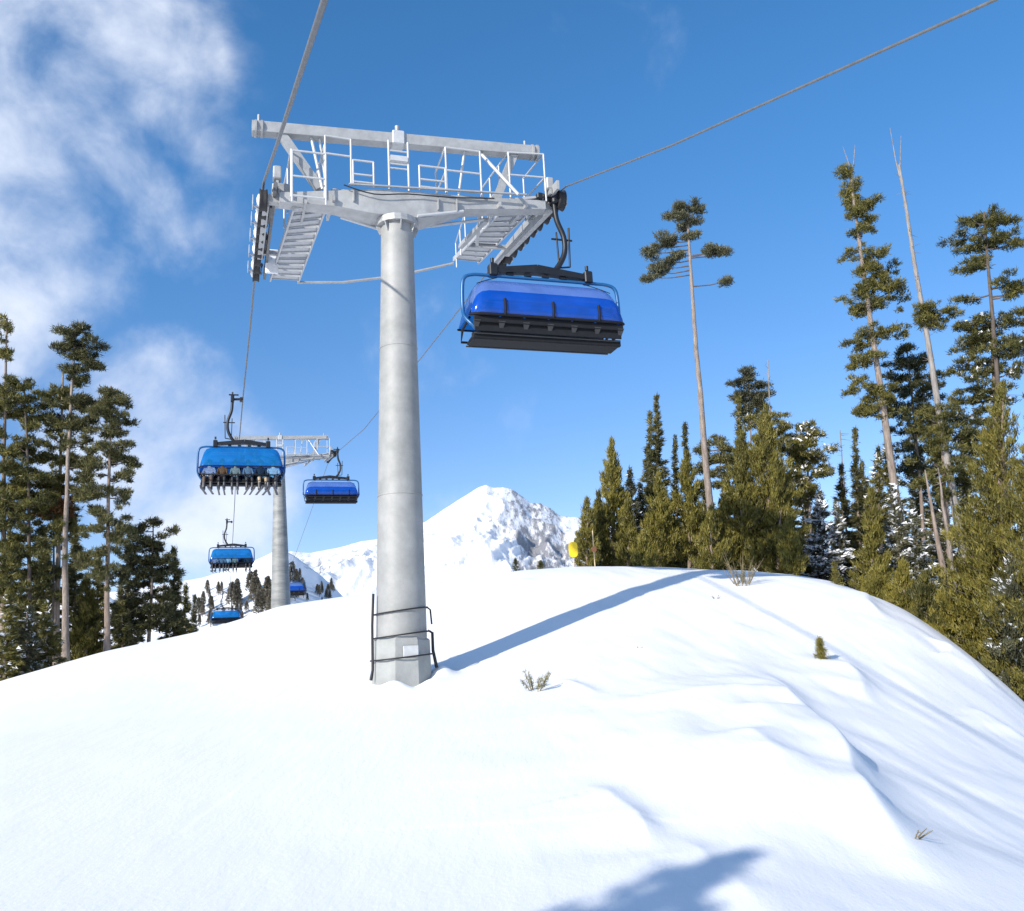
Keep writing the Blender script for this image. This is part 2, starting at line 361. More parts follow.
# ------------------------------------------------------------------ distant relief
def relief(name, outline, r0, rc, r1, zbase, prof, amp, nsc, rock_fn, mt, azr, na, nr, seed, mid=None):
    ol = [(az_of(*p), ray(*p)[2]) for p in outline]
    azs = np.linspace(azr[0], azr[1], na); rr = np.concatenate([np.linspace(r0, rc, int(nr * .8)), np.linspace(rc, r1, int(nr * .2))[1:]])
    A, Rr = np.meshgrid(azs, rr, indexing='ij'); e = np.interp(A, [p[0] for p in ol], [p[1] for p in ol])
    e = e + .0011 * (fbm(A * 2.3, A * 0 + .5, 4, seed + 40) - .5)
    zc = e * rc; t = (Rr - r0) / (rc - r0); X = Rr * np.sin(np.radians(A)); Y = Rr * np.cos(np.radians(A))
    up = zbase + (zc - zbase) * np.clip(t, 0, 1) ** prof; down = zc - (Rr - rc) * .55
    Z = np.where(t <= 1, up, down)
    # spurs run down and to the right, so their right flanks fall in shade
    u = (X * .94 - Y * .34) / nsc; w = (X * .34 + Y * .94) / nsc * .42
    n = fbm(u + .35 * w, w, 5, seed, .55, True)
    n2 = fbm(u * .35 + 5, w * .5, 3, seed + 9, .5, True)
    env = np.clip((1 - t) * 3.2, 0, 1) * np.clip(t * 4, 0, 1)
    Z = Z + amp * env * ((n - .45) + 1.2 * (n2 - .4)) 
    rock = rock_fn(A, t, n, e) if rock_fn else np.zeros_like(Z)
    na_, m = X.shape; V = np.stack([X, Y, Z], -1).reshape(-1, 3)
    i = np.arange(na_ - 1)[:, None]; j = np.arange(m - 1)[None, :]
    Fq = np.stack([i * m + j, i * m + j + 1, (i + 1) * m + j + 1, (i + 1) * m + j], -1).reshape(-1, 4)
    me = np_mesh(name, V, Fq, 4); at_ = me.attributes.new('rock', 'FLOAT', 'POINT'); at_.data.foreach_set('value', rock.ravel().astype(np.float32))
    o = link(name, me, mt, None, True); tag(o, kind='structure')
    def fn(x, y):
        x = np.asarray(x, float); y = np.asarray(y, float); a = np.degrees(np.arctan2(x, y)); r = np.hypot(x, y)
        ia = np.clip(np.round((a - azr[0]) / (azr[1] - azr[0]) * (na - 1)).astype(int), 0, na - 1)
        ir = np.clip(np.searchsorted(rr, r), 0, len(rr) - 1); zz = Z[ia, ir]
        return np.where(r < r0, -1e3, zz)
    return fn
PK = az_of(485, 487)
def rock_m1(A, t, n, e):
    k = .12 + .50 * np.exp(-((A - (PK + 3.2)) / 2.6) ** 2) * np.clip((t - .35) * 3, 0, 1)
    k = k + .30 * np.exp(-((A - (PK + 4.5)) / 2.0) ** 2) * np.exp(-((t - .5) / .25) ** 2)
    k = k + .42 * np.exp(-((A - az_of(318, 560)) / 1.7) ** 2) * np.exp(-((t - .86) / .12) ** 2)
    k = k + .22 * np.exp(-((t - .72) / .05) ** 2)
    return k
m1_outline = [(60, 600), (200, 578), (262, 560), (292, 551), (310, 553), (330, 549), (345, 546), (362, 541), (378, 539), (400, 531), (425, 522), (440, 512), (455, 502), (468, 494), (479, 487), (486, 485),
              (494, 488), (503, 487), (512, 489), (522, 496), (530, 503), (540, 503), (550, 508), (560, 516), (575, 517), (600, 522), (650, 535), (760, 545), (900, 560), (1024, 575)]
mountain_m = snow_material('mountain_snow_rock', dict(st=(.055, .010, .016), bump=12))
M1 = relief('mountain', m1_outline, 1500, 3000, 3600, -60, 1.15, 95, 150, rock_m1, mountain_m, (-36, 34), 760, 300, 3)
m2_outline = [(60, 628), (100, 613), (150, 598), (197, 586), (215, 578), (235, 570), (258, 559), (275, 551), (286, 551), (296, 557), (308, 566), (322, 576), (334, 587), (345, 598), (380, 614), (430, 625)]
hill_m = snow_material('hill_snow', dict(st=(.06, .04, .1), bump=2.5))
M2 = relief('snowy_hill', m2_outline, 220, 420, 520, -30, .9, 5, 60, lambda A, t, n, e: .08 + .25 * np.clip((A - az_of(292, 560)) / 1.2, 0, 1), hill_m, (-36, -5), 200, 90, 21)

# ------------------------------------------------------------------ towers
AZL = rad(-18.0); RZ = -AZL
U = np.array([math.cos(AZL), -math.sin(AZL), 0]); Nn = np.array([math.sin(AZL), math.cos(AZL), 0])
B = at(402, 685, 17.3)
def wpt(u, v, z): return B + U * u + Nn * v + np.array([0, 0, z])

def sheave_train(root, side, p0, p1, nw, u):
    """p0/p1 = (v,z) of rope at both ends; side -1 left, 1 right"""
    g = MB(); a = np.array([u, p0[0], p0[1] - .26]); b = np.array([u, p1[0], p1[1] - .26])
    sag = .10
    ts = [(i + .5) / nw for i in range(nw)]
    pos = [a + (b - a) * t + np.array([0, 0, sag * math.sin(math.pi * t)]) for t in ts]
    tr = g
    for k in (-side,):
        for q in range(0, nw, 2):
            tr.bar(pos[q] + (k * .12, 0, .0), pos[q + 1] + (k * .12, 0, .0), .03, .12)
        for q in range(0, nw - 3, 4):
            c0 = (pos[q] + pos[q + 1]) / 2; c1 = (pos[q + 2] + pos[q + 3]) / 2
            tr.bar(c0 + (k * .16, 0, .02), c1 + (k * .16, 0, .02), .04, .15)
    m0 = (pos[1] + pos[2]) / 2; m1 = (pos[nw - 3] + pos[nw - 2]) / 2
    inn = -side
    tr.bar(m0 + (inn * .21, -1.2, -.02), m1 + (inn * .21, .8, -.02), .06, .20)
    for q in range(nw): tr.rod(pos[q] + (-.15, 0, 0), pos[q] + (.15, 0, 0), .03, 6)
    t = tr.build('sheave_train', train_steel if side < 0 else galv, root)
    for q in range(nw):
        w = MB(); p = pos[q]
        w.tube([p + (-.08, 0, 0), p + (-.075, 0, 0), p + (-.03, 0, 0), p + (.03, 0, 0), p + (.075, 0, 0), p + (.08, 0, 0)], [.20, .235, .21, .21, .235, .20], 16)
        wo = w.build('sheave', rubber, root)
        h = MB(); h.tube([p + (side * .07, 0, 0), p + (side * .10, 0, 0), p + (side * .13, 0, 0)], [.13, .12, .04], 12).build('hub', white_paint if side < 0 else galv, wo)
    # rope catchers outboard
    for q in range(0, nw, 2):
        c = (pos[q] + pos[q + 1]) / 2; gc = MB()
        gc.bar(c + (side * .20, -.16, .02), c + (side * .20, .16, .05), .012, .20)
        gc.rod(c + (side * .05, 0, -.12), c + (side * .20, 0, -.02), .015, 5)
        gc.build('rope_catcher', galv_light, root)

def walkway(root, n0l, n0r, f0l, f0r, nr):
    """corner points near-left, near-right, far-left, far-right ; treads like rungs"""
    L0, R0, L1, R1 = [np.array(q, float) for q in (n0l, n0r, f0l, f0r)]
    s = MB(); s.bar(L0, L1, .035, .12); s.bar(R0, R1, .035, .12)
    for i in range(nr):
        t = (i + .3) / nr; a = L0 + (L1 - L0) * t; b = R0 + (R1 - R0) * t
        d = norm(np.array([0, (L1 - L0)[1], 0]))
        s.bar(a + (0, 0, .01), b + (0, 0, .01), .24, .028, (0, 0, 1))
        for k in (-1, 1): s.bar(a + d * k * .115, b + d * k * .115, .014, .055)
    s.build('catwalk', grate_m, root)

def rails(root, segs, r=.022):
    s = MB(); seen = []
    for a, b in segs:
        c = (np.array(a) + np.array(b)) / 2
        if any(np.linalg.norm(c - q) < .09 for q in seen): continue
        seen.append(c); s.rod(a, b, r, 6)
    return s.build('railing', galv_light, root)
def rail_panel(a, b, zb, zt, mids=(.5,), posts=2):
    """a, b = (u, v); returns segs"""
    a = np.array(a, float); b = np.array(b, float); out = []
    zb = zb if isinstance(zb, tuple) else (zb, zb); zt = zt if isinstance(zt, tuple) else (zt, zt)
    def P(t, k): q = a + (b - a) * t; lo = zb[0] + (zb[1] - zb[0]) * t; hi = zt[0] + (zt[1] - zt[0]) * t; return np.array([q[0], q[1], lo + (hi - lo) * k])
    for i in range(posts):
        t = i / (posts - 1); out.append((P(t, 0), P(t, 1)))
    for k in (1,) + tuple(mids): out.append((P(0, k), P(1, k)))
    return out

def tower_head(root):
    # flange and gussets on the mast
    s = MB(); s.tube([(.13, 0, 9.20), (.13, 0, 9.27)], .43, 20, smooth=False)
    s.tube([(.13, 0, 9.272), (.13, 0, 9.33)], .43, 20, smooth=False)
    for k in range(8):
        a = k * math.pi / 4; d = np.array([math.cos(a), math.sin(a), 0]); s.bar(d * .34 + (.13, 0, 9.02), d * .40 + (.13, 0, 9.20), .02, .06, w1=.02, h1=.10)
    s.build('flange', galv, root)
    # crossarm: tapered box girder, deeper at the mast
    s = MB()
    def sec(u, zt, zb, w): return [(u, -w / 2, zb), (u, w / 2, zb), (u, w / 2, zt), (u, -w / 2, zt)]
    secs = [sec(-2.25, 9.66, 9.46, .30), sec(-1.15, 9.80, 9.46, .40), sec(-.40, 9.88, 9.34, .55), (sec(.65, 9.92, 9.34, .55)), sec(1.6, 10.0, 9.70, .36), sec(3.4, 10.12, 9.92, .28)]
    V = [p for q in secs for p in q]; Fs = []
    for i in range(5):
        for k in range(4):
            Fs.append((i * 4 + k, i * 4 + (k + 1) % 4, i * 4 + 4 + (k + 1) % 4, i * 4 + 4 + k))
    Fs += [(3, 2, 1, 0), (20, 21, 22, 23)]; s.add(V, Fs)
    for u in (-.8, .95, 1.35):
        s.bar((u, -.27, 9.56), (u, -.27, 9.84), .02, .08)
    s.bar((-.9, -.33, 9.90), (2.9, -.33, 10.10), .05, .03)
    s.build('crossarm', galv, root)
    # thin struts under the arm near the mast
    for a, b in (((-1.0, .25, 9.45), (-.15, .3, 9.28)), ((1.5, -.25, 9.6), (.5, -.3, 9.36)), ((2.1, .3, 9.75), (.6, .3, 9.40))): MB().rod(a, b, .032, 6).build('brace', galv_light, root)
    # lifting frame
    s = MB(); s.bar((-2.79, 0, 11.10), (3.33, 0, 11.34), .24, .23)
    for u, z in ((-2.72, 11.10), (-2.60, 11.105), (3.20, 11.335), (3.31, 11.34)): s.tube([(u - .02, 0, z), (u + .02, 0, z)], .18, 14)
    s.rod((-2.66, 0, 11.2), (-2.66, 0, 11.42), .03, 6); s.rod((.18, 0, 11.3), (.18, 0, 11.56), .05, 8); s.rod((3.05, 0, 11.45), (3.05, 0, 11.60), .03, 6)
    s.build('lifting_beam', galv, root)
    s = MB(); s.bar((-2.22, 0, 11.04), (-1.45, 0, 9.9), .17, .17); s.build('frame_leg', galv, root)
    s = MB(); s.bar((2.78, 0, 11.24), (2.30, 0, 10.05), .17, .17); s.build('frame_leg', galv, root)
    for a, b, r in (((-1.62, 0, 11.08), (-1.40, -.1, 9.85), .035), ((-1.45, 0, 11.08), (-1.25, .3, 9.85), .03), ((2.0, 0, 11.18), (2.66, -.5, 9.98), .04), ((1.65, 0, 11.18), (1.5, .2, 10.0), .03)): MB().rod(a, b, r, 6).build('brace', galv_light, root)
    # ladder cage under the beam
    s = MB(); s.box((.18, 0, 11.22), (.26, .34, .32), bevel=.02)
    for x in (-.05, .36):
        s.rod((x, -.2, 9.96), (x, -.2, 11.08), .025, 6)
    for z in (10.45, 10.55, 10.62, 10.85): s.rod((-.05, -.2, z), (.36, -.2, z), .018, 6)
    s.box((.16, -.2, 10.66), (.36, .12, .12))
    s.build('service_ladder', galv_light, root)
    # trains
    sheave_train(root, -1, (-.05, 9.85), (4.9, 10.30), 10, -2.55)
    sheave_train(root, 1, (-.30, 10.42), (4.6, 11.0), 10, 3.78)
    # catwalks
    walkway(root, (-1.97, .0, 9.42), (-1.30, .0, 9.60), (-2.19, 5.0, 10.03), (-1.50, 5.0, 10.03), 12)
    walkway(root, (2.62, -.1, 10.06), (3.36, -.1, 10.22), (2.54, 4.7, 10.86), (3.22, 4.7, 10.84), 12)
    # brackets carrying trains and catwalks
    s = MB(); s.bar((-2.6, .12, 9.62), (-1.6, .12, 9.62), .16, .16); s.bar((-2.5, .1, 9.55), (-2.5, 3.4, 9.92), .12, .2); s.bar((-2.45, 3.2, 9.9), (-1.5, 3.2, 9.95), .08, .10); s.build('train_bracket', galv, root)
    s = MB(); s.bar((3.3, .12, 10.0), (3.75, .12, 10.15), .16, .16); s.bar((3.62, .1, 10.12), (3.62, 3.4, 10.55), .12, .2); s.bar((2.6, 3.2, 10.55), (3.6, 3.2, 10.6), .08, .10)
    s.bar((2.15, .3, 9.75), (1.9, 1.6, 9.70), .10, .10); s.bar((2.0, .2, 9.9), (2.6, 2.6, 10.3), .07, .10); s.build('train_bracket', galv, root)
    MB().box((-2.22, 3.6, 9.88), (.30, .06, .62), bevel=.02).build('panel', white_paint, root)
    MB().box((-2.20, .35, 9.85), (.36, .5, .34), bevel=.03).build('junction_box', galv, root)
    s = MB(); s.box((-.95, .38, 9.98), (.5, .3, .24), bevel=.03); s.build('junction_box', galv_light, root)
    # railings, one mesh for each framed piece
    rails(root, rail_panel((-2.02, -.35), (-1.36, -.35), 9.38, 10.50, (.5, .12)) + rail_panel((-2.03, -.22), (-2.06, 1.5), (9.55, 9.72), (10.60, 10.75), (.5,), 3) + rail_panel((-1.37, -.22), (-1.40, 1.5), (9.6, 9.75), (10.78, 10.95), (.5,), 3))
    rails(root, rail_panel((-1.36, -.25), (-.84, -.25), 9.93, (10.98, 10.96), (.62,)))
    rails(root, rail_panel((-.80, -.25), (-.38, -.25), 9.93, 10.50, (.45, .15)))
    rails(root, rail_panel((.58, -.25), (1.14, -.25), 9.98, 10.55, (.45, .15)))
    rails(root, rail_panel((1.16, -.25), (1.92, -.25), 9.98, 11.05, (.5, .08)) + rail_panel((1.16, -.25), (1.16, .7), 9.98, (11.05, 11.0), (.5,)))
    rails(root, rail_panel((2.60, -.15), (3.42, -.15), 10.10, (11.18, 11.24), (.5,)) + rail_panel((2.60, -.15), (2.56, 1.9), (10.1, 10.35), (11.18, 11.4), (.5,), 4) + rail_panel((3.42, -.15), (3.40, 1.2), (10.1, 10.3), (11.24, 11.4), (.5,), 2))
    rails(root, rail_panel((2.12, 1.9), (2.54, 4.4), (10.0, 10.5), (10.7, 11.2), (.5,), 3), .018)
    for u in (-2.3, 3.5):
        s = MB(); s.bar((u, -.25, 9.8 if u < 0 else 10.3), (u, 1.4, 10.0 if u < 0 else 10.5), .05, .12); s.box((u, -.15, 10.05 if u < 0 else 10.5), (.16, .22, .28), bevel=.02); s.build('maintenance_hook', galv, root)
    for u, z in ((-1.75, 9.62), (-1.2, 9.75), (2.3, 10.0), (2.9, 10.06)):
        s = MB(); s.bar((u, -.32, z - .18), (u, .9, z - .02), .05, .10); s.build('outrigger', galv, root)
    s = MB(); s.tube(smooth_path([(-1.0, -.31, 9.88), (-.4, -.36, 9.72), (.3, -.36, 9.80), (1.2, -.3, 9.86), (2.2, -.24, 9.98)], 4), .014, 5); s.build('cable', hose_m, root)
    # communication cable between the far ends
    s = MB(); s.tube([(-1.52, 4.95, 9.98), (-.4, 4.9, 10.05), (1.0, 4.8, 10.3), (2.54, 4.7, 10.75)], .035, 6); s.build('cross_pipe', galv, root)

tower = empty('lift_tower', B, RZ)
tag(tower, 'tall grey steel chairlift tower in the foreground snow with black hoses strapped round its base', 'lift tower', 'chairlift towers')
s = MB(); zz = [-1.2, .0, 2, 4, 6, 8, 9.22]; rr_ = [.50, .49, .455, .42, .385, .345, .335]
s.tube([(.13 * z / 9.3, 0, z) for z in zz], rr_, 28)
for z, r in ((3.55, .437), (6.55, .382)): s.tube([(.13 * z / 9.3, 0, z - .015), (.13 * z / 9.3, 0, z + .015)], r, 28)
mast = s.build('mast', galv_tube, tower)
# octagonal padding sleeve
s = MB(); s.tube([(0, 0, -.9), (0, 0, .05), (.01, 0, .80), (.015, 0, .86)], [.57, .56, .535, .50], 8, rot=math.pi / 8, smooth=False); s.build('base_sleeve', grey_pad, tower)
MB().box((.08, -.53, .60), (.28, .03, .20), bevel=.01).build('inspection_plate', galv_light, tower)
def ring(z0, z1, r, rr=.016, n=24):
    P = []
    for k in range(n + 1):
        a = 2 * math.pi * k / n; c = math.cos(a); P.append((.012 + r * c, r * math.sin(a), z0 + (z1 - z0) * (c + 1) / 2))
    return MB().tube(P, rr, 6, caps=False)
for z0, z1, r in ((1.30, 1.40, .50), (.86, .96, .535), (.46, .54, .585)): ring(z0, z1, r, .015).build('strap', hose_m, tower)
MB().tube([(-.60, -.18, .12), (-.56, -.15, .3), (-.55, -.12, 1.1), (-.52, -.12, 1.68)], [.03, .024, .024, .024], 8).build('hose', hose_m, tower)
MB().tube([(.48, -.10, 1.41), (.55, -.12, 1.35), (.57, -.12, 1.08)], .018, 6).build('hose', hose_m, tower)
MB().tube([(.50, -.1, .97), (.57, -.15, .92), (.57, -.16, .6), (.63, -.16, .28)], [.018, .028, .03, .034], 8).build('hose', hose_m, tower)
tower_head(tower)
# ladder up the far-right side of the mast
s = MB()
for k in (-.15, .15): s.rod((.28 + k * .4, .46, .8), (.10 + k * .4, .40, 9.1), .018, 5)
z = 1.0
while z < 9: s.rod((.28 - .06 - .18 * (z - .8) / 8.3, .46, z), (.28 + .06 - .18 * (z - .8) / 8.3, .46, z), .012, 5); z += .3
s.build('ladder', galv, tower)

tower2 = tower.copy(); C.objects.link(tower2); DZ2 = 15.34 - 11.22
tower2.location = Vector(wpt(.0, 43, DZ2))
tag(tower2, 'smaller more distant chairlift tower behind the snow crest with mottled grey mast', 'lift tower', 'chairlift towers')
for ch in list(tower.children):
    if ch.name.split('.')[0] in ('mast', 'base_sleeve', 'inspection_plate', 'strap', 'hose', 'ladder'): continue
    copy_tree(ch, tower2)
s = MB(); s.tube([(.26 * (9.22 - z) / 15.2 + .13, 0, z) for z in (-6, 0, 3, 6, 9.22)], [.66, .62, .53, .44, .36], 20)
for z in (1.2, 4.6, 7.2): s.tube([(.26 * (9.22 - z) / 15.2 + .13, 0, z - .02), (.26 * (9.22 - z) / 15.2 + .13, 0, z + .02)], .66 - (z + 6) * .018, 20)
s.build('mast', galv_old, tower2)

# ------------------------------------------------------------------ haul ropes
RL = [(-26, .6), (-18, 2.4), (-11.66, 4.93), (-5, 7.75), (0, 9.93), (2.5, 10.24), (4.9, 10.36), (10, 10.62), (22, 11.85), (30, 12.3), (42.5, 13.85), (47, 14.2), (53, 12.9), (60, 12.4), (80, 11.0), (102, 9.95), (150, 5), (260, -6)]
RR = [(-26, 1.0), (-18, 4.0), (-11.21, 6.4), (-5, 8.6), (-.3, 10.42), (2.2, 10.9), (4.6, 11.06), (10, 11.35), (20, 12.0), (30, 12.7), (41, 14.1), (47, 14.8), (60, 13.6), (84, 11.5), (150, 6), (260, -4)]
def rope_z(tab, v): return float(np.interp(v, [p[0] for p in tab], [p[1] for p in tab]))
for u, tab, lb in ((-2.55, RL, 'grey steel haul rope over the left side of the towers carrying the occupied chairs'), (3.84, RR, 'grey steel haul rope over the right side of the towers carrying the empty chairs')):
    o = MB().tube([wpt(u, v, z) for v, z in tab], .027 if u < 0 else .018, 8).build('haul_rope', rope_m)
    tag(o, lb, 'cable', 'haul ropes of the chairlift')

# ------------------------------------------------------------------ chairs
def make_chair():
    root = empty('lift_chair'); xh = .42
    s = MB(); s.box((.05, 0, .02), (.14, .32, .14), bevel=.02); s.bar((.05, 0, .04), (xh, 0, .02), .08, .08); s.box((xh, 0, .05), (.15, .26, .30), bevel=.03)
    s.rod((xh - .25, .1, .18), (xh + .15, .1, .18), .03, 6); s.rod((xh, 0, .1), (xh, 0, .32), .035, 6); s.build('grip', dark_steel, root)
    s = MB(); s.tube(smooth_path([(xh, 0, 0), (xh + .03, 0, -.45), (xh + .17, 0, -.85), (xh + .17, 0, -1.2), (xh + .05, 0, -1.48), (xh - .1, 0, -1.68)], 4), .062, 8)
    s.rod((xh + .30, 0, -.62), (xh + .27, 0, -1.55), .022, 6); s.rod((xh - .12, 0, -.92), (xh + .36, 0, -.92), .022, 6); s.rod((xh + .27, 0, -1.55), (xh - .05, 0, -1.6), .02, 6); s.rod((xh, .0, -.75), (xh + .02, 0, -1.5), .02, 6)
    s.build('hanger', dark_steel, root)
    s = MB(); s.bar((-1.02, 0, -1.80), (-.1, 0, -1.70), .16, .13, w1=.2, h1=.2); s.bar((1.02, 0, -1.80), (-.1, 0, -1.70), .16, .13, w1=.2, h1=.2)
    for x in (-1.08, 1.08): s.box((x, 0, -1.80), (.18, .22, .30), bevel=.02); s.rod((x, 0, -1.6), (x, 0, -1.50), .04, 8)
    for x in (-.7, -.3, .1, .5): s.box((x, 0, -1.87), (.14, .1, .05))
    s.build('yoke', dark_steel, root)
    # tubular loop
    s = MB(); P = [(-1.48, -.18, -3.42), (-1.62, -.22, -3.30), (-1.76, -.10, -3.05), (-1.77, 0, -2.8), (-1.76, 0, -2.25), (-1.70, 0, -2.02), (-1.52, 0, -1.94), (-1.2, 0, -1.93), (0, 0, -1.93), (1.2, 0, -1.93), (1.52, 0, -1.94), (1.70, 0, -2.02), (1.76, 0, -2.25), (1.77, 0, -2.8), (1.76, -.10, -3.05), (1.62, -.22, -3.30), (1.48, -.18, -3.42)]
    s.tube(smooth_path(P, 3), .042, 8); s.build('chair_frame', blue_frame, root)
    # bubble: lofted shell
    prof = [(-.46, -3.10), (-.50, -2.95), (-.48, -2.72), (-.42, -2.50), (-.32, -2.30), (-.14, -2.12), (.14, -2.03), (.44, -2.07), (.66, -2.22), (.82, -2.45), (.90, -2.72), (.92, -2.95)]
    cy, cz = .2, -3.05; xs = [-1.64, -1.62, -1.56, -1.46, -1.30, -1.0, -.5, 0, .5, 1.0, 1.30, 1.46, 1.56, 1.62, 1.64]
    def pt(x, p):
        k = (max(0, 1 - (abs(x) / 1.66) ** 16)) ** .5; k = max(k, .25)
        return (x * (1.0 + .04 * (-2.5 - p[1]) / .6), cy + (p[0] - cy) * (.6 + .4 * k), cz + (p[1] - cz) * k)
    a = MB(); b = MB()
    V = [pt(x, p) for x in xs for p in prof]; n = len(prof); fa = []; fb = []; fc = []
    for i in range(len(xs) - 1):
        for j in range(n - 1):
            (fb if 3 <= j <= 6 else (fc if j > 6 else fa)).append((i * n + j, i * n + j + 1, (i + 1) * n + j + 1, (i + 1) * n + j))
    fa.append(tuple(range(n))); fa.append(tuple((len(xs) - 1) * n + j for j in range(n))[::-1])
    a.add(V, fa, True); bub = a.build('bubble', bubble_m, root)
    b.add(V, fb, True); b.build('frosted_panel', bubble_frost, bub); MB().add(V, fc, True).build('window', bubble_front, bub)
    s = MB(); s.tube([np.array(pt(x, prof[0])) for x in xs], .035, 6); s.tube([np.array(pt(x, prof[-1])) for x in xs], .025, 6)
    for x in (-1.0, 0.05, 1.08): s.tube([(x, p[0] - .015 * (p[0] < 0) , p[1] - .0) for p in prof[:3]], .03, 6)
    s.tube([(-1.35, -.40, -2.82), (-1.28, -.44, -2.76), (1.28, -.44, -2.76), (1.42, -.40, -2.82)], .022, 6)
    s.build('bubble_rib', black_metal, bub)
    # seats
    s = MB(); s.box((0, .13, -3.50), (3.22, .58, .09), bevel=.03); s.box((0, -.19, -3.53), (3.3, .10, .16), bevel=.02); s.box((0, .0, -3.585), (3.2, .44, .06)); s.build('seat_frame', black_metal, root)
    s = MB(); s.rod((-1.62, -.27, -3.49), (1.62, -.27, -3.49), .022, 6); s.rod((-1.62, .42, -3.55), (1.62, .42, -3.55), .02, 6); s.build('seat_rail', bracket_m, root)
    for k in range(6):
        x = (k - 2.5) * .53
        MB().box((x, .15, -3.42), (.49, .50, .07), bevel=.03).build('seat_cushion', seat_m, root)
        c, s_ = math.cos(rad(16)), math.sin(rad(16)); R = [[1, 0, 0], [0, c, -s_], [0, s_, c]]
        sb = MB().box((x, -.27, -3.14), (.49, .07, .52), [[1, 0, 0], [0, c, s_ * -1 * -1], [0, -s_ * -1 * -1, c]] if False else R, bevel=.03).build('seat_back', seat_m, root)
        MB().box((x, -.36, -2.80), (.26, .07, .16), R, bevel=.03).build('headrest', seat_m, sb)
    for k in range(7):
        x = (k - 3) * .53
        s = MB(); s.bar((x, -.40, -3.22), (x, -.30, -3.40), .15, .05, (0, 1, 0), w1=.06); s.build('back_bracket', bracket_m, root)
    s = MB(); s.box((0, -.385, -3.20), (3.3, .05, .15), bevel=.01); s.box((0, -.33, -3.36), (3.24, .03, .20)); s.build('back_rail', black_metal, root)
    s = MB(); s.tube([(-1.66, -.1, -3.05), (-1.66, .5, -3.12), (-1.62, .80, -3.30), (1.62, .80, -3.30), (1.66, .5, -3.12), (1.66, -.1, -3.05)], .03, 6)
    for k in range(6): s.rod(((k - 2.5) * .52, .80, -3.30), ((k - 2.5) * .52, .66, -3.44), .022, 5)
    s.build('restraint_bar', black_metal, root)
    s = MB()
    for k in (-1, 1): s.tube(smooth_path([(k * .98, .02, -1.96), (k * 1.25, -.1, -2.10), (k * 1.5, -.2, -2.25)], 4), .010, 5)
    s.build('stay_cable', black_metal, root)
    def fix(o):
        for ch in o.children:
            for vv in ch.data.vertices:
                z = vv.co.z; vv.co.z = -1.6 + (z + 1.6) * .90 if z < -1.6 else z
            fix(ch)
    fix(root)
    return root
chair = make_chair()
spots = [('blue bubble chair near the foreground tower, seen from behind and empty', 3.22, -.05, 10.18, 0),
         ('blue bubble chair full of skiers, hanging left of the foreground mast', -2.56, 22, 11.57, math.pi),
         ('blue bubble chair with skiers, below and beyond the full chair, above the snowy hill', -2.66, 60, 12.12, math.pi),
         ('blue bubble chair just above the snow crest, lowest on the left rope', -2.95, 102, 9.67, math.pi),
         ('empty blue bubble chair beside the right end of the distant tower head', 3.30, 41, 14.0, 0),
         ('blue bubble chair partly hidden behind the distant tower mast', 3.45, 84, 11.37, 0)]
chairs = []
for i, (lb, u, v, z, rz) in enumerate(spots):
    o = chair if i == 0 else copy_tree(chair)
    o.location = Vector(wpt(u, v, z)); o.rotation_euler = (0, 0, RZ + rz)
    if rz:
        o.scale = (1, 1, 1.1); o.location.z += .19
    tag(o, lb, 'chairlift chair', 'blue bubble chairs on the haul ropes'); chairs.append(o)

# ------------------------------------------------------------------ riders
skin_m = mat('skin', (.55, .34, .25), .6); boot_m = mat('ski_boot', (.05, .05, .055), .4); helm_m = mat('black_helmet', (.03, .03, .035), .35); gog_m = mat('goggle_lens', (.25, .12, .03), .15, .4); glove_m = mat('glove', (.03, .03, .03), .7)
jk = {n: mat(n + '_jacket', c, .7, 0, .12, 6) for n, c in dict(white=(.75, .75, .74), orange=(.42, .15, .05), beige=(.55, .45, .33), dark=(.05, .06, .08), red=(.5, .05, .04), grey=(.35, .37, .4), teal=(.06, .3, .33)).items()}
tr = {n: mat(n + '_trousers', c, .75, 0, .12, 6) for n, c in dict(black=(.03, .03, .035), white=(.70, .69, .66), tan=(.42, .32, .2), navy=(.04, .05, .10), brown=(.10, .07, .05)).items()}
def skinned(verts, edges, radii, root_i, sub=2):
    me = bpy.data.meshes.new('tmp'); me.from_pydata(verts, edges, []); o = bpy.data.objects.new('tmp', me); C.objects.link(o)
    sk = o.modifiers.new('s', 'SKIN'); sk.use_smooth_shade = True
    for i, r in enumerate(radii):
        me.skin_vertices[0].data[i].radius = r if isinstance(r, tuple) else (r, r); me.skin_vertices[0].data[i].use_root = (i == root_i)
    ss = o.modifiers.new('b', 'SUBSURF'); ss.levels = sub; ss.render_levels = sub
    dg = bpy.context.evaluated_depsgraph_get(); r = bpy.data.meshes.new_from_object(o.evaluated_get(dg)); bpy.data.objects.remove(o); return r
def body_mesh():
    v = [(0, 0, .11), (0, -.03, .28), (0, -.03, .46), (0, -.01, .57), (0, .02, .64), (0, .03, .74), (0, .04, .83)]; e = [(i, i + 1) for i in range(6)]; r = [(.17, .12), (.15, .11), (.18, .11), (.10, .08), (.055, .055), (.085, .10), (.07, .08)]
    for s in (-1, 1):
        n = len(v); v += [(s * .10, .10, .08), (s * .14, .46, .07), (s * .14, .50, -.20), (s * .14, .50, -.36), (s * .14, .64, -.42)]; e += [(0, n), (n, n + 1), (n + 1, n + 2), (n + 2, n + 3), (n + 3, n + 4)]; r += [.105, .075, .065, .05, .045]
        n = len(v); v += [(s * .19, -.01, .52), (s * .25, .06, .30), (s * .20, .28, .20), (s * .17, .36, .20)]; e += [(2, n), (n, n + 1), (n + 1, n + 2), (n + 2, n + 3)]; r += [.07, .055, .04, .045]
    return skinned(v, e, r, 0)
bm_ = body_mesh()
bm_.materials.clear()
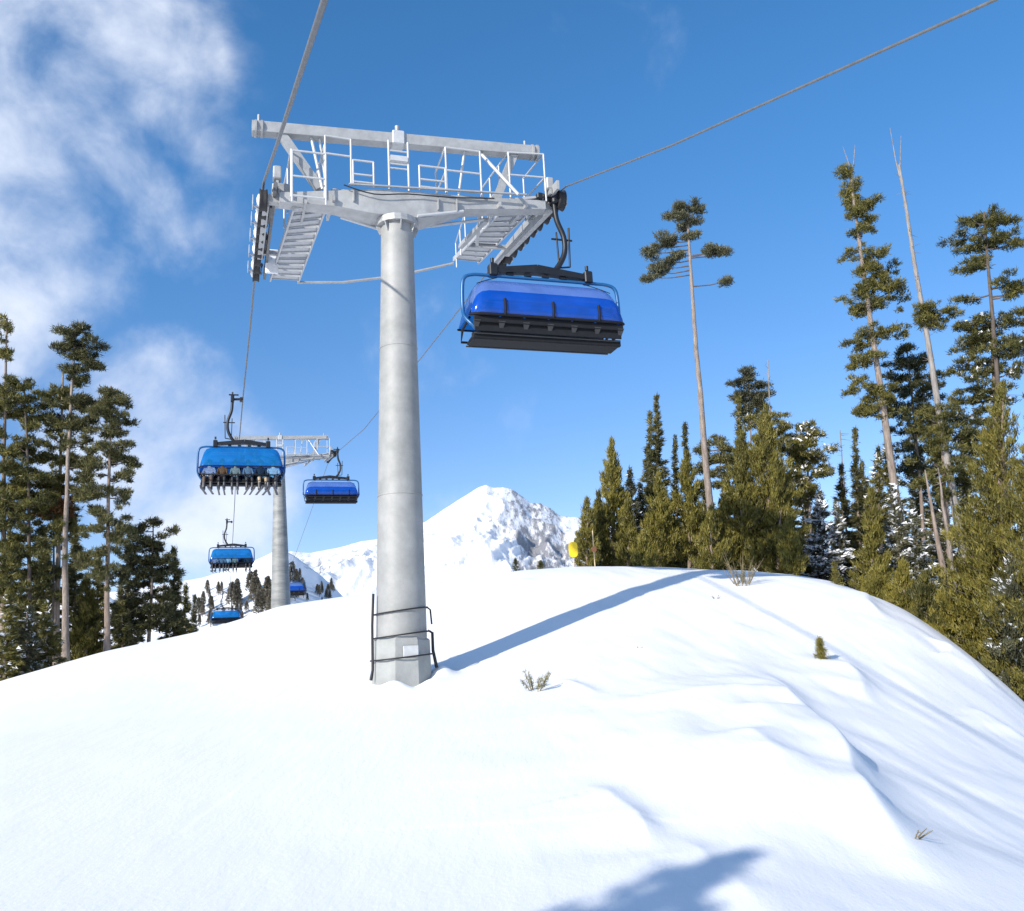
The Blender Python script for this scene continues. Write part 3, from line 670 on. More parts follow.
for m in (jk['white'], tr['black'], skin_m, glove_m): bm_.materials.append(m)
for p in bm_.polygons:
    c = p.center; p.material_index = 2 if c.z > .63 else (3 if (abs(c.x) > .11 and c.y > .31 and c.z > .13) else (1 if (c.z < .15) else 0))
def sphere(mb, c, r, n=12, m=8, zmin=-1):
    V = []; Fs = []
    for i in range(m + 1):
        t = math.pi * i / m; z = max(math.cos(t), zmin)
        for k in range(n): a = 2 * math.pi * k / n; V.append((c[0] + r[0] * math.sin(t) * math.cos(a), c[1] + r[1] * math.sin(t) * math.sin(a), c[2] + r[2] * z))
    for i in range(m):
        for k in range(n): Fs.append((i * n + k, i * n + (k + 1) % n, (i + 1) * n + (k + 1) % n, (i + 1) * n + k))
    return mb.add(V, Fs, True)
def make_person():
    root = bpy.data.objects.new('person', bm_); C.objects.link(root)
    sphere(MB(), (0, .02, .80), (.125, .14, .13), zmin=-.35).build('helmet', helm_m, root)
    s = MB(); s.tube([(-.10, .08, .79), (-.06, .145, .79), (.06, .145, .79), (.10, .08, .79)], .038, 8); s.build('goggles', gog_m, root)
    s = MB(); s.bar((0, .12, .745), (0, .155, .715), .025, .02); s.build('nose', skin_m, root)
    for k in (-1, 1):
        s = MB(); s.tube([(k * .14, .49, -.15), (k * .14, .50, -.36), (k * .14, .52, -.44)], [.075, .07, .07], 10); s.box((k * .14, .58, -.43), (.11, .30, .11), bevel=.03); s.build('ski_boot', boot_m, root)
    for k in (-1, 1):
        s = MB(); P = [(k * .14, -.25, -.52), (k * .14, .5, -.50), (k * .14, 1.15, -.51), (k * .14, 1.28, -.48), (k * .14, 1.36, -.42)]
        for a, b in zip(P[:-1], P[1:]): s.bar(a, b, .09, .015)
        s.build('ski', boot_m, root)
    return root
proto = make_person(); used = [False]
def place_person(ch, seat, jacket, trouser, label):
    o = proto if not used[0] else copy_tree(proto); used[0] = True
    R = Matrix.Rotation(ch.rotation_euler.z, 4, 'Z'); o.location = Vector(ch.location) + R @ Vector(((seat - 2.5) * .52, .0, -3.24 * ch.scale.z)); o.rotation_euler = (random.uniform(-.04, .05), 0, ch.rotation_euler.z + random.uniform(-.16, .16)); o.scale = (random.uniform(.75, 1.15), 1, random.uniform(1.0, 1.1))
    o.material_slots[0].link = 'OBJECT'; o.material_slots[0].material = jk[jacket]
    o.material_slots[1].link = 'OBJECT'; o.material_slots[1].material = tr[trouser]
    tag(o, label, 'person')
# seat 5 is the leftmost in the picture (chair turned to face the camera)
place_person(chairs[1], 5, 'white', 'brown', 'skier in white sitting at the left end of the full near left chair')
place_person(chairs[1], 4, 'orange', 'black', 'skier in orange jacket, second from the left on the full chair')
place_person(chairs[1], 3, 'beige', 'black', 'skier in beige jacket, third from the left on the full chair')
place_person(chairs[1], 2, 'grey', 'black', 'skier in grey jacket, fourth from the left on the full chair')
place_person(chairs[1], 1, 'dark', 'tan', 'skier in dark jacket and tan trousers, fifth from the left on the full chair')
place_person(chairs[1], 0, 'white', 'black', 'skier in white jacket and black trousers at the right end of the full chair')
place_person(chairs[2], 5, 'white', 'black', 'distant skier at the left end of the second occupied chair above the hill')
place_person(chairs[2], 4, 'grey', 'black', 'distant skier second from the left on the second occupied chair')
place_person(chairs[2], 3, 'white', 'black', 'distant skier third from the left on the second occupied chair')
place_person(chairs[2], 2, 'beige', 'black', 'distant skier in beige beside the gap on the second occupied chair')
place_person(chairs[2], 0, 'dark', 'black', 'distant skier in black at the right end of the second occupied chair')

# ------------------------------------------------------------------ trees
def spikes(Cn, D, k, ln, wd, rng, spread=.8):
    n = len(Cn); Cc = np.repeat(Cn, k, 0); Dd = np.repeat(D, k, 0) + rng.normal(size=(n * k, 3)) * spread
    Dd /= np.linalg.norm(Dd, axis=1, keepdims=True) + 1e-9
    Cc = Cc + rng.normal(size=Cc.shape) * ln * .22
    S = np.cross(Dd, rng.normal(size=Dd.shape)); S /= np.linalg.norm(S, axis=1, keepdims=True) + 1e-9
    l = ln * rng.uniform(.6, 1.25, (n * k, 1)); w = wd * rng.uniform(.7, 1.3, (n * k, 1))
    V = np.stack([Cc - S * w * .5 - Dd * l * .3, Cc + S * w * .5 - Dd * l * .3, Cc + Dd * l * .7], 1).reshape(-1, 3)
    return V
def tri_obj(name, V, m, parent):
    me = np_mesh(name, V, np.arange(len(V)).reshape(-1, 3), 3); return link(name, me, m, parent)

def trunk_mesh(A, r0, r1, bend, rng, n=8):
    P = []; m = 10
    for i in range(m + 1):
        t = i / m; P.append(A * t + np.array([bend[0], bend[1], 0]) * math.sin(math.pi * t) + np.append(rng.normal(size=2) * .012, 0) * (0 < i < m))
    rs = [r0 + (r1 - r0) * (i / m) ** .85 for i in range(m + 1)]; rs[0] *= 1.25
    return P, rs
def axis_at(P, t):
    t = np.clip(np.asarray(t, float), 0, 1) * (len(P) - 1); i = np.minimum(t.astype(int), len(P) - 2); f = (t - i)[:, None]; Pa = np.array(P); return Pa[i] * (1 - f) + Pa[i + 1] * f

TREES = []
def conifer(name, label, xb, r, xt, yt, wpx, kind='young', fol=None, c0=.05, dens=1.0, seed=0, snow=0.0, bk=None, tr_px=None, clumps=None, group='conifers beside the ski run', cat='tree', bare_tip=None, dead_below=True):
    rng = np.random.default_rng(seed * 7 + 13)
    yb = np.interp(xb, [p[0] for p in crest_px], [p[1] for p in crest_px]); d = ray(xb, yb); bx, by = d[0] * r, d[1] * r
    base = np.array([bx, by, Tz(bx, by) - .15]); top = at(xt, yt, r); A = top - base; Ht = float(np.linalg.norm(A))
    slant = math.hypot(r, top[2] * .6); m_px = slant / F; R = wpx * m_px * .5 * (1.38 if kind in ('young', 'spruce') else 1)
    root = empty(name, base, 0); tag(root, label, cat, group)
    tr0 = (tr_px * m_px * .5) if tr_px else (.03 + .011 * Ht); P, rs = trunk_mesh(A, tr0, .02 if kind != 'clump' else tr0 * .25, (rng.normal() * .01 * Ht, 0), rng)
    tm = MB().tube(P, rs, 9)
    fol = fol or olive; sp = min(max(4.6 * m_px, .09), .28); wd = sp * .19
    if clumps is not None:
        side = np.array([d[1], -d[0], 0]); dep = np.array([d[0], d[1], 0]); Cn = []; D = []; limb = MB(); snowC = []
        for (cx, cy, rx, ry) in clumps:
            c = at(cx, cy, r) - base; rxm, rym = rx * m_px, ry * m_px; c = c + dep * rng.uniform(-.5, .5) * rxm
            vol = rxm * rxm * rym; nsub = max(3, int(6 * (rxm * rxm / max(rym, .05) / .5) ** .3) + int(rx * ry / 60))
            # sub-tufts inside the clump give an uneven edge
            q = rng.normal(size=(nsub, 3)); q /= np.linalg.norm(q, axis=1, keepdims=True); q *= rng.uniform(.25, 1.0, (nsub, 1)) ** .5
            sc = c + side * q[:, :1] * rxm * .8 + dep * q[:, 1:2] * rxm * .7 + np.array([0, 0, 1]) * q[:, 2:] * rym * .8
            ta = np.clip((c[2] - .25 * rxm) / A[2], .05, .97); o0 = axis_at(P, [ta])[0]; limb.tube([o0, (o0 + c) / 2 + (0, 0, -.06), c], [.035, .025, .012], 5)
            ex = max(rxm, .22); ey = max(rym, .13); nsub2 = int((1.0 if xb < 200 else 1.2) * (.5 * ex * ex + ex * ey) / (.04 * (1 + (sp > .2)))) + 4
            q = rng.normal(size=(nsub2, 3)) * np.array([.66, .66, .50])
            sc = c + side * q[:, :1] * ex + dep * q[:, 1:2] * ex + np.array([0, 0, 1]) * q[:, 2:] * ey
            for k in range(nsub2):
                rr = rng.uniform(.09, .27) * (1 + .4 * (sp > .2)) ; nt = int(26 * dens * (rr / .2) ** 1.6) + 5
                g = rng.normal(size=(nt, 3)); g /= np.linalg.norm(g, axis=1, keepdims=True); g *= rng.uniform(0, 1, (nt, 1)) ** .5
                out = norm(sc[k] - c); pts = sc[k] + g * np.array([rr * 1.15, rr * 1.15, rr * .5]); Cn.append(pts); D.append(g * .6 + out * .35 + np.array([0, 0, .45]))
                if k % 4 == 0: limb.tube([c, sc[k]], [.012, .005], 4)
        Cn = np.concatenate(Cn); D = np.concatenate(D)
        tri_obj('crown', spikes(Cn, D, 4, sp * .9, wd * .95, rng, .55), fol, root); limb.build('branches', bark_dark, root)
        if snow > 0:
            sel = rng.random(len(Cn)) < snow; s_ = Cn[sel] + (0, 0, .04); tri_obj('snow_load', spikes(s_, s_ * 0 + (0, 0, .01), 2, sp * .9, sp * .5, rng, .4), snow_clump, root)
    elif kind != 'snag':
        crown_h = Ht * (1 - c0); nb = int({'young': 15, 'spruce': 19, 'pine': 7.5}[kind] * crown_h * (1 if kind != 'pine' else 1)) + 6
        tt = (np.arange(nb) + rng.random(nb)) / nb
        if kind == 'young': pr = np.clip((1 - tt) ** .84 * (1.0 - .35 * np.exp(-tt * 9)), .04, 1) * rng.uniform(.65, 1.12, nb)
        elif kind == 'spruce': pr = np.clip((1 - tt) ** .95, .035, 1) * rng.uniform(.7, 1.1, nb)
        else:
            lump = .55 + .45 * np.sin(tt * 11 + seed) * .6 + rng.normal(size=nb) * .18; pr = np.clip(lump * np.clip((1.05 - tt) ** .45, 0, 1) * np.clip(.45 + tt * 3, 0, 1), .15, 1.1)
        Lb = R * pr; ph = rng.random(nb) * 2 * math.pi
        if kind == 'young': el = rad(12) + tt * rad(38)
        elif kind == 'spruce': el = rad(-14) + tt * rad(42)
        else: el = rad(-4) + tt * rad(34) + rng.normal(size=nb) * .15
        o0 = axis_at(P, c0 + (1 - c0) * tt); dv = np.stack([np.cos(ph) * np.cos(el), np.sin(ph) * np.cos(el), np.sin(el)], 1)
        limb = MB(); step = max(1, nb // 90)
        for i in range(0, nb, step):
            if Lb[i] > .25: limb.tube([o0[i], o0[i] + dv[i] * Lb[i] * .55, o0[i] + dv[i] * Lb[i] * .9 + (0, 0, .06 * Lb[i])], [.012 + .012 * Lb[i], .012, .005], 4)
        limb.build('branches', bark_dark, root)
        area = {'young': 1.0, 'spruce': .95, 'pine': .8}[kind]; ntuft = int(np.clip(dens * area * 520 * crown_h * (R + .25) * (.17 / sp) ** 1.7, 300, 6200 if r > 29 else 11000))
        pw = Lb ** 1.15 + .02; idx = rng.choice(nb, ntuft, p=pw / pw.sum()); L = Lb[idx]
        if kind == 'pine':
            s_ = rng.uniform(.45, 1.02, ntuft); lat = (rng.normal(size=(ntuft, 3)) * np.array([.20, .20, .12]) * (.35 + L)[:, None])
            # gather into tufts at branch ends
            lat *= .8
        elif kind == 'spruce': s_ = rng.uniform(.05, 1.0, ntuft) ** .75; lat = rng.normal(size=(ntuft, 3)) * np.array([.17, .17, .035]) * (L * (1.1 - s_))[:, None] + rng.normal(size=(ntuft, 3)) * .02
        else: s_ = rng.uniform(.1, 1.0, ntuft) ** .7; lat = rng.normal(size=(ntuft, 3)) * np.array([.15, .15, .10]) * (L * (1.15 - s_))[:, None] + rng.normal(size=(ntuft, 3)) * .03
        curve = {'young': .30, 'spruce': .06, 'pine': .18}[kind]
        Cn = o0[idx] + dv[idx] * (L * s_)[:, None] + lat; Cn[:, 2] += curve * L * s_ ** 2
        D = dv[idx] * (1.0 if kind != 'young' else .6) + np.array([0, 0, {'young': .95, 'spruce': -.05, 'pine': .45}[kind]])
        spread = {'young': .42, 'spruce': .45, 'pine': .75}[kind]
        # leader
        lead = axis_at(P, rng.uniform(.94, 1.0, 24)); Cn = np.concatenate([Cn, lead]); D = np.concatenate([D, np.tile([0, 0, 1.3], (24, 1))])
        tri_obj('crown', spikes(Cn, D, 4, sp, wd * (1.0 if kind != 'spruce' else 1.1), rng, spread), fol, root)
        if snow > 0:
            sel = (rng.random(ntuft) < snow); Sc = Cn[:ntuft][sel] + (0, 0, .05)
            # flat pads of snow lying on the sprays
            tri_obj('snow_load', spikes(Sc, dv[idx][sel] * 1.2, 2, sp * 1.1, sp * .55, rng, .25), snow_clump, root)
    if kind == 'snag' or bare_tip or (dead_below and c0 > .35):
        # short dead twigs on the bare trunk
        hi = 1.0 if (kind == 'snag' or bare_tip) else max(c0, .3); lo = .25
        nn = int(14 * Ht * (hi - lo) / 4) + 4
        for t in rng.uniform(lo, hi, nn):
            o0 = axis_at(P, [t])[0]; a = rng.random() * 6.28; l = rng.uniform(.15, .55) * (.6 if kind != 'snag' else .8); tm.tube([o0, o0 + np.array([math.cos(a) * l, math.sin(a) * l, rng.uniform(-.12, .12)])], [.012, .004], 3)
    if bare_tip:
        for (x, y) in bare_tip:
            q = at(x, y, r) - base; o0 = axis_at(P, [.94])[0]; tm.tube([o0, (o0 + q) / 2 + rng.normal(size=3) * .05, q], [.03, .022, .008], 5)
    tm.build('trunk', bk or bark, root)
    TREES.append(root); return root

cf = conifer
# --- left cluster (distance about 43-52 m)
cf('pine_tree', 'tall thin pine cut by the left edge of the picture, with a pointed green tip', 4, 47, 7, 318, 26, 'clump', green, seed=1, tr_px=6, bk=bark, clumps=[(7, 335, 5, 18), (6, 352, 7, 8), (10, 392, 12, 9), (-2, 405, 14, 14), (16, 410, 11, 9), (-6, 440, 14, 14), (4, 455, 12, 9), (-4, 490, 16, 14), (8, 510, 14, 12), (0, 545, 18, 16), (-8, 580, 20, 18)])
cf('pine_tree', 'green pine leaning in between the left-edge pine and the pair of pale trunks', 28, 46, 24, 380, 46, 'clump', green, seed=2, tr_px=5, bk=bark_dark, clumps=[(18, 388, 10, 8), (26, 408, 8, 7), (14, 402, 8, 7), (20, 448, 14, 8), (34, 440, 10, 7), (12, 468, 12, 9), (32, 470, 16, 11), (22, 495, 20, 12), (40, 505, 14, 12), (15, 520, 16, 12), (34, 535, 22, 14), (20, 560, 20, 16), (42, 575, 20, 16), (25, 600, 22, 16)])
cf('pine_tree', 'pale trunked pine with broad olive crown, left of the tallest pine', 56, 47, 63, 372, 52, 'clump', green, seed=3, tr_px=6, bk=bark_pale, clumps=[(58, 388, 14, 8), (42, 402, 12, 8), (68, 400, 12, 8), (38, 420, 11, 8), (60, 420, 16, 9), (52, 438, 18, 9), (46, 455, 20, 10), (64, 460, 14, 10), (40, 478, 20, 10), (60, 484, 18, 11), (48, 505, 20, 12), (30, 495, 14, 10), (70, 510, 12, 10), (45, 530, 20, 12)])
cf('pine_tree', 'tallest pine of the left cluster, long pale trunk and thin open crown', 66, 45, 76, 328, 40, 'clump', darkgreen, seed=4, tr_px=6.5, bk=bark_pale, clumps=[(68, 332, 7, 4), (82, 331, 6, 4), (75, 342, 9, 4), (57, 348, 6, 4), (90, 346, 9, 4), (76, 355, 10, 4), (88, 362, 10, 4), (97, 364, 6, 3), (76, 370, 8, 4), (82, 380, 8, 5), (70, 400, 12, 7), (86, 405, 9, 8), (84, 425, 10, 8), (68, 425, 9, 7), (80, 445, 9, 9), (86, 466, 8, 8), (84, 490, 8, 8)])
cf('pine_tree', 'slender dark pine standing alone at the right of the tallest pine, reddish trunk', 107, 44, 111, 386, 52, 'clump', darkgreen, seed=5, tr_px=5.5, bk=bark, clumps=[(110, 392, 6, 6), (104, 402, 8, 6), (119, 402, 8, 6), (98, 414, 9, 5), (112, 416, 12, 6), (126, 418, 9, 5), (100, 432, 13, 6), (120, 430, 10, 5), (96, 448, 12, 6), (118, 446, 13, 7), (108, 460, 14, 7), (127, 462, 7, 5), (94, 472, 12, 7), (120, 478, 12, 7), (98, 492, 14, 8), (122, 496, 9, 6), (104, 510, 16, 9), (96, 528, 15, 9), (118, 532, 11, 8), (104, 550, 16, 10), (92, 566, 14, 10), (112, 575, 13, 10)])
cf('conifer_tree', 'dense dark conifer with twin tops right of the slender dark pine', 148, 48, 153, 518, 62, 'clump', darkgreen, seed=6, tr_px=4, bk=bark_pale, clumps=[(154, 526, 6, 6), (140, 530, 6, 6), (148, 540, 12, 8), (136, 548, 10, 8), (160, 548, 10, 8), (146, 560, 16, 9), (164, 568, 10, 10), (132, 572, 12, 10), (150, 582, 18, 12), (166, 595, 9, 12), (134, 600, 14, 12), (152, 610, 18, 12), (140, 624, 16, 10), (166, 620, 9, 10)])
cf('conifer_tree', 'narrow grey green conifer at the left side of the twin topped one', 131, 51, 129, 526, 26, 'spruce', greygreen, .1, 1.1, 7, .06)
cf('conifer_tree', 'narrow dark conifer at the right side of the twin topped one', 174, 50, 174, 548, 22, 'spruce', darkgreen, .05, 1.1, 8)
cf('conifer_tree', 'short dark conifer where the left cluster meets the distant hill', 185, 54, 186, 586, 20, 'spruce', darkgreen, .05, 1.1, 9)
cf('conifer_tree', 'small grey green conifer at the right end of the left cluster', 195, 60, 195, 596, 14, 'spruce', greygreen, .05, 1.0, 10, .05)
cf('young_conifer', 'young yellowish conifer lit by the sun behind the slender dark pine', 85, 48, 87, 575, 34, 'young', olive, .02, 1.1, 11)
cf('conifer_tree', 'mid height dark conifer filling the gap behind the two pale trunks', 44, 52, 45, 530, 46, 'spruce', darkgreen, .03, 1.3, 12)
cf('conifer_tree', 'broad dark conifer behind the base of the tallest pine', 76, 53, 74, 520, 38, 'spruce', darkgreen, .03, 1.3, 13)
cf('conifer_tree', 'dark conifer behind the slender dark pine, lower and wider', 98, 52, 98, 555, 30, 'spruce', green, .03, 1.2, 14)
cf('conifer_tree', 'low dark conifer between the slender pine and the twin topped tree', 124, 47, 121, 590, 26, 'spruce', darkgreen, .03, 1.1, 15)
cf('conifer_tree', 'dark broad conifer at the left edge behind the snowy saplings', 12, 50, 10, 530, 54, 'spruce', darkgreen, .03, 1.3, 16)
cf('snowy_sapling', 'snow dusted young conifer cut by the left edge of the picture', 4, 42, 8, 592, 30, 'spruce', green, .02, 1.2, 17, .07, group='snow dusted saplings')
cf('snowy_sapling', 'snow dusted young conifer second from the left edge', 30, 42.5, 30, 608, 26, 'spruce', greygreen, .02, 1.2, 18, .08, group='snow dusted saplings')
cf('snowy_sapling', 'rounder snow dusted sapling in front of the pale trunks', 48, 43, 47, 602, 26, 'spruce', green, .02, 1.2, 19, .07, group='snow dusted saplings')
cf('young_conifer', 'reddish brown needled pine bough between the two pale trunks', 50, 46.5, 52, 460, 24, 'clump', rusty, seed=20, tr_px=3, bk=bark_dark, clumps=[(50, 500, 12, 8), (60, 508, 9, 7), (44, 512, 9, 6)])
# --- right cluster: back row first
cf('spruce_tree', 'dark pointed spruce, tallest of the group right of the yellow marker', 655, 40, 657, 396, 36, 'spruce', darkgreen, .03, 1.3, 31)
cf('spruce_tree', 'dark spruce with slightly lower top leaning on the left of the tall dark one', 650, 42, 650, 412, 26, 'spruce', darkgreen, .03, 1.2, 32)
cf('spruce_tree', 'thin dark spire just left of the tall bare pine trunk', 686, 44, 685, 424, 16, 'spruce', darkgreen, .03, 1.1, 33)
cf('spruce_tree', 'thin dark spire between the tall dark spruce and the bare pine trunk', 676, 43, 675, 436, 20, 'spruce', darkgreen, .03, 1.1, 34)
cf('conifer_tree', 'snow flecked grey green conifer behind the first olive trees', 628, 38, 630, 470, 40, 'spruce', greygreen, .03, 1.2, 35, .05)
cf('conifer_tree', 'snow flecked grey green conifer at the left of its twin', 641, 39, 640, 484, 30, 'spruce', greygreen, .03, 1.1, 36, .05)
cf('pine_tree', 'very tall pine with long bare pale trunk and small flat crown, standing alone', 717, 38, 687, 206, 80, 'clump', greygreen, seed=37, tr_px=8.5, bk=bark_pale, clumps=[(672, 216, 5, 2), (680, 210, 6, 2), (691, 207, 7, 2), (700, 210, 5, 2), (684, 218, 8, 3), (694, 222, 5, 3), (682, 228, 5, 3), (664, 243, 7, 2), (656, 248, 7, 2), (650, 254, 4, 2), (673, 239, 6, 3), (716, 250, 8, 2), (725, 252, 4, 2), (708, 253, 4, 2), (670, 262, 5, 3), (663, 268, 6, 2), (652, 279, 4, 2), (657, 274, 3, 2), (678, 256, 4, 3), (692, 236, 4, 3), (729, 281, 2, 1)])
cf('pine_tree', 'small dark pine with loose round tufts right of the bare trunk', 724, 42, 718, 436, 44, 'clump', darkgreen, seed=38, tr_px=3, clumps=[(700, 450, 6, 4), (716, 440, 7, 5), (728, 446, 7, 5), (722, 458, 9, 6), (705, 462, 6, 5), (732, 464, 7, 6), (714, 474, 10, 7), (726, 486, 12, 9)])
cf('spruce_tree', 'narrow dark spire rising left of the tufted pine top', 737, 40, 738, 396, 20, 'spruce', green, .03, 1.2, 39)
cf('pine_tree', 'grey pine top with loose round tufts rising above the big olive trees', 758, 42, 748, 372, 50, 'clump', greygreen, seed=40, tr_px=3, clumps=[(748, 376, 6, 5), (743, 384, 8, 4), (757, 386, 7, 4), (740, 394, 6, 4), (764, 394, 7, 4), (752, 397, 9, 4), (758, 406, 8, 5), (748, 414, 10, 6)])
cf('dead_snag', 'thin dead snag poking up right of the grey tufted pine top', 774, 41, 768, 360, 10, 'snag', seed=41, tr_px=3, bk=dead_wood, group='dead snags', cat='dead tree')
cf('conifer_tree', 'dark conifer with snow caught on its boughs behind the big olive pair', 772, 38, 770, 408, 52, 'clump', green, seed=42, snow=.04, clumps=[(768, 418, 10, 6), (756, 424, 9, 6), (778, 428, 9, 6), (764, 438, 14, 8), (782, 446, 12, 8), (756, 452, 12, 8), (772, 462, 16, 9), (786, 476, 12, 9), (776, 492, 16, 11)])
cf('pine_tree', 'rounded dark pine with snow on its boughs standing apart in the middle of the wood', 812, 39, 806, 420, 46, 'clump', green, seed=43, snow=.10, tr_px=4, clumps=[(806, 426, 9, 5), (797, 436, 9, 6), (814, 436, 9, 5), (804, 446, 14, 6), (792, 456, 10, 6), (818, 456, 11, 6), (804, 466, 16, 7), (822, 474, 8, 5), (794, 478, 10, 7), (808, 488, 13, 8), (802, 504, 13, 9)])
cf('snowy_conifer', 'whitest conifer, its boughs covered in snow, right of the big olive trees', 822, 36, 820, 492, 44, 'spruce', greygreen, .02, 1.1, 44, .5, group='snow covered conifers')
cf('snowy_conifer', 'white snow covered conifer just right of the whitest one', 838, 36.5, 836, 504, 34, 'spruce', greygreen, .02, 1.1, 45, .40, group='snow covered conifers')
cf('conifer_tree', 'dark conifer behind the two snow covered ones', 843, 40, 841, 466, 36, 'spruce', darkgreen, .03, 1.2, 46)
cf('dead_snag', 'leaning thin snag above the snow covered conifers', 846, 40, 840, 430, 8, 'snag', seed=47, tr_px=3, bk=dead_wood, group='dead snags', cat='dead tree')
cf('conifer_tree', 'slim dark conifer left of the very tall foliage covered pine', 862, 40, 855, 428, 22, 'spruce', darkgreen, .03, 1.1, 48)
cf('pine_tree', 'very tall leaning pine with foliage tufts along its whole trunk and a bare forked tip', 915, 34, 850, 172, 70, 'clump', green, seed=49, tr_px=9.5, bk=bark_pale, bare_tip=[(843, 147), (855, 145)],
   clumps=[(849, 174, 7, 4), (852, 186, 9, 6), (848, 196, 9, 5), (857, 202, 10, 6), (866, 203, 7, 5), (858, 216, 10, 8), (868, 222, 7, 6), (862, 234, 10, 6), (855, 250, 8, 6), (872, 258, 10, 6), (866, 270, 12, 7), (884, 272, 11, 8), (876, 284, 14, 7), (862, 292, 12, 7), (890, 292, 14, 6), (866, 306, 12, 6), (858, 310, 8, 5), (880, 302, 10, 5),
           (874, 334, 14, 6), (892, 330, 11, 5), (862, 342, 9, 6), (860, 360, 10, 8), (872, 356, 10, 7), (858, 384, 10, 8), (870, 392, 14, 8), (862, 408, 10, 8), (884, 400, 8, 8), (876, 412, 12, 7)])
cf('dead_snag', 'very tall pale leaning trunk with forked dead tip and one green tuft halfway', 985, 33, 899, 165, 40, 'clump', green, seed=50, tr_px=9.5, bk=dead_wood, bare_tip=[(890, 128), (901, 136)], group='dead snags', cat='tree',
   clumps=[(920, 312, 8, 4), (932, 308, 9, 4), (943, 314, 7, 4), (928, 320, 9, 4), (948, 310, 4, 3), (936, 324, 6, 4)])
cf('conifer_tree', 'dark conifer between the two tallest leaning trunks', 922, 38, 906, 343, 62, 'clump', darkgreen, seed=51, tr_px=5, clumps=[(904, 350, 8, 7), (900, 362, 10, 7), (916, 364, 10, 8), (898, 376, 9, 7), (926, 378, 10, 7), (908, 388, 16, 9), (930, 394, 10, 8), (902, 404, 12, 9), (922, 410, 14, 9), (908, 424, 14, 10), (928, 430, 12, 10), (912, 446, 16, 10), (925, 462, 14, 10), (905, 470, 12, 10)])
cf('pine_tree', 'tall pine with flat topped crown near the right edge, its trunk showing below', 1010, 33, 984, 212, 70, 'clump', green, seed=52, tr_px=8, bk=bark_dark, clumps=[(988, 212, 14, 4), (972, 220, 11, 5), (1002, 221, 10, 4), (985, 228, 16, 5), (966, 236, 8, 5), (1006, 236, 10, 5), (988, 243, 18, 5), (1012, 242, 7, 4), (975, 247, 10, 4), (968, 266, 10, 5), (978, 262, 7, 4), (1009, 282, 11, 4), (1016, 290, 6, 3), (967, 298, 5, 3), (1008, 294, 6, 3)])
cf('conifer_tree', 'massive dark green conifer at the right edge below the flat topped pine', 1008, 33.5, 992, 314, 110, 'clump', green, seed=53, snow=.02, tr_px=9, clumps=[(985, 320, 18, 6), (1012, 320, 16, 6), (975, 326, 12, 5), (992, 334, 18, 8), (976, 344, 14, 8), (1012, 344, 14, 9), (998, 354, 18, 9), (968, 366, 10, 7), (984, 370, 16, 9), (1012, 372, 14, 10), (974, 390, 14, 9), (994, 396, 16, 10), (962, 402, 9, 7), (966, 418, 12, 9), (984, 424, 14, 10), (960, 440, 14, 9), (978, 450, 14, 10), (956, 462, 14, 9), (972, 476, 12, 10)])
cf('conifer_tree', 'bushy green conifer in front of the dead leaning trunk', 955, 33, 938, 400, 60, 'clump', green, seed=54, tr_px=6, clumps=[(936, 408, 11, 7), (950, 414, 10, 7), (930, 420, 12, 8), (946, 430, 15, 8), (926, 438, 10, 7), (940, 450, 15, 9), (932, 464, 12, 8), (948, 470, 10, 8), (936, 482, 15, 9), (945, 494, 10, 7)])
cf('bare_trunk', 'reddish bare leaning trunk left of its twin, near the right edge', 962, 31, 925, 470, 10, 'snag', seed=55, tr_px=10, bk=bark, group='pair of leaning bare trunks')
cf('bare_trunk', 'paler bare leaning trunk crossing behind its reddish twin', 961, 31.6, 938, 468, 10, 'snag', seed=56, tr_px=9, bk=bark_pale, group='pair of leaning bare trunks')
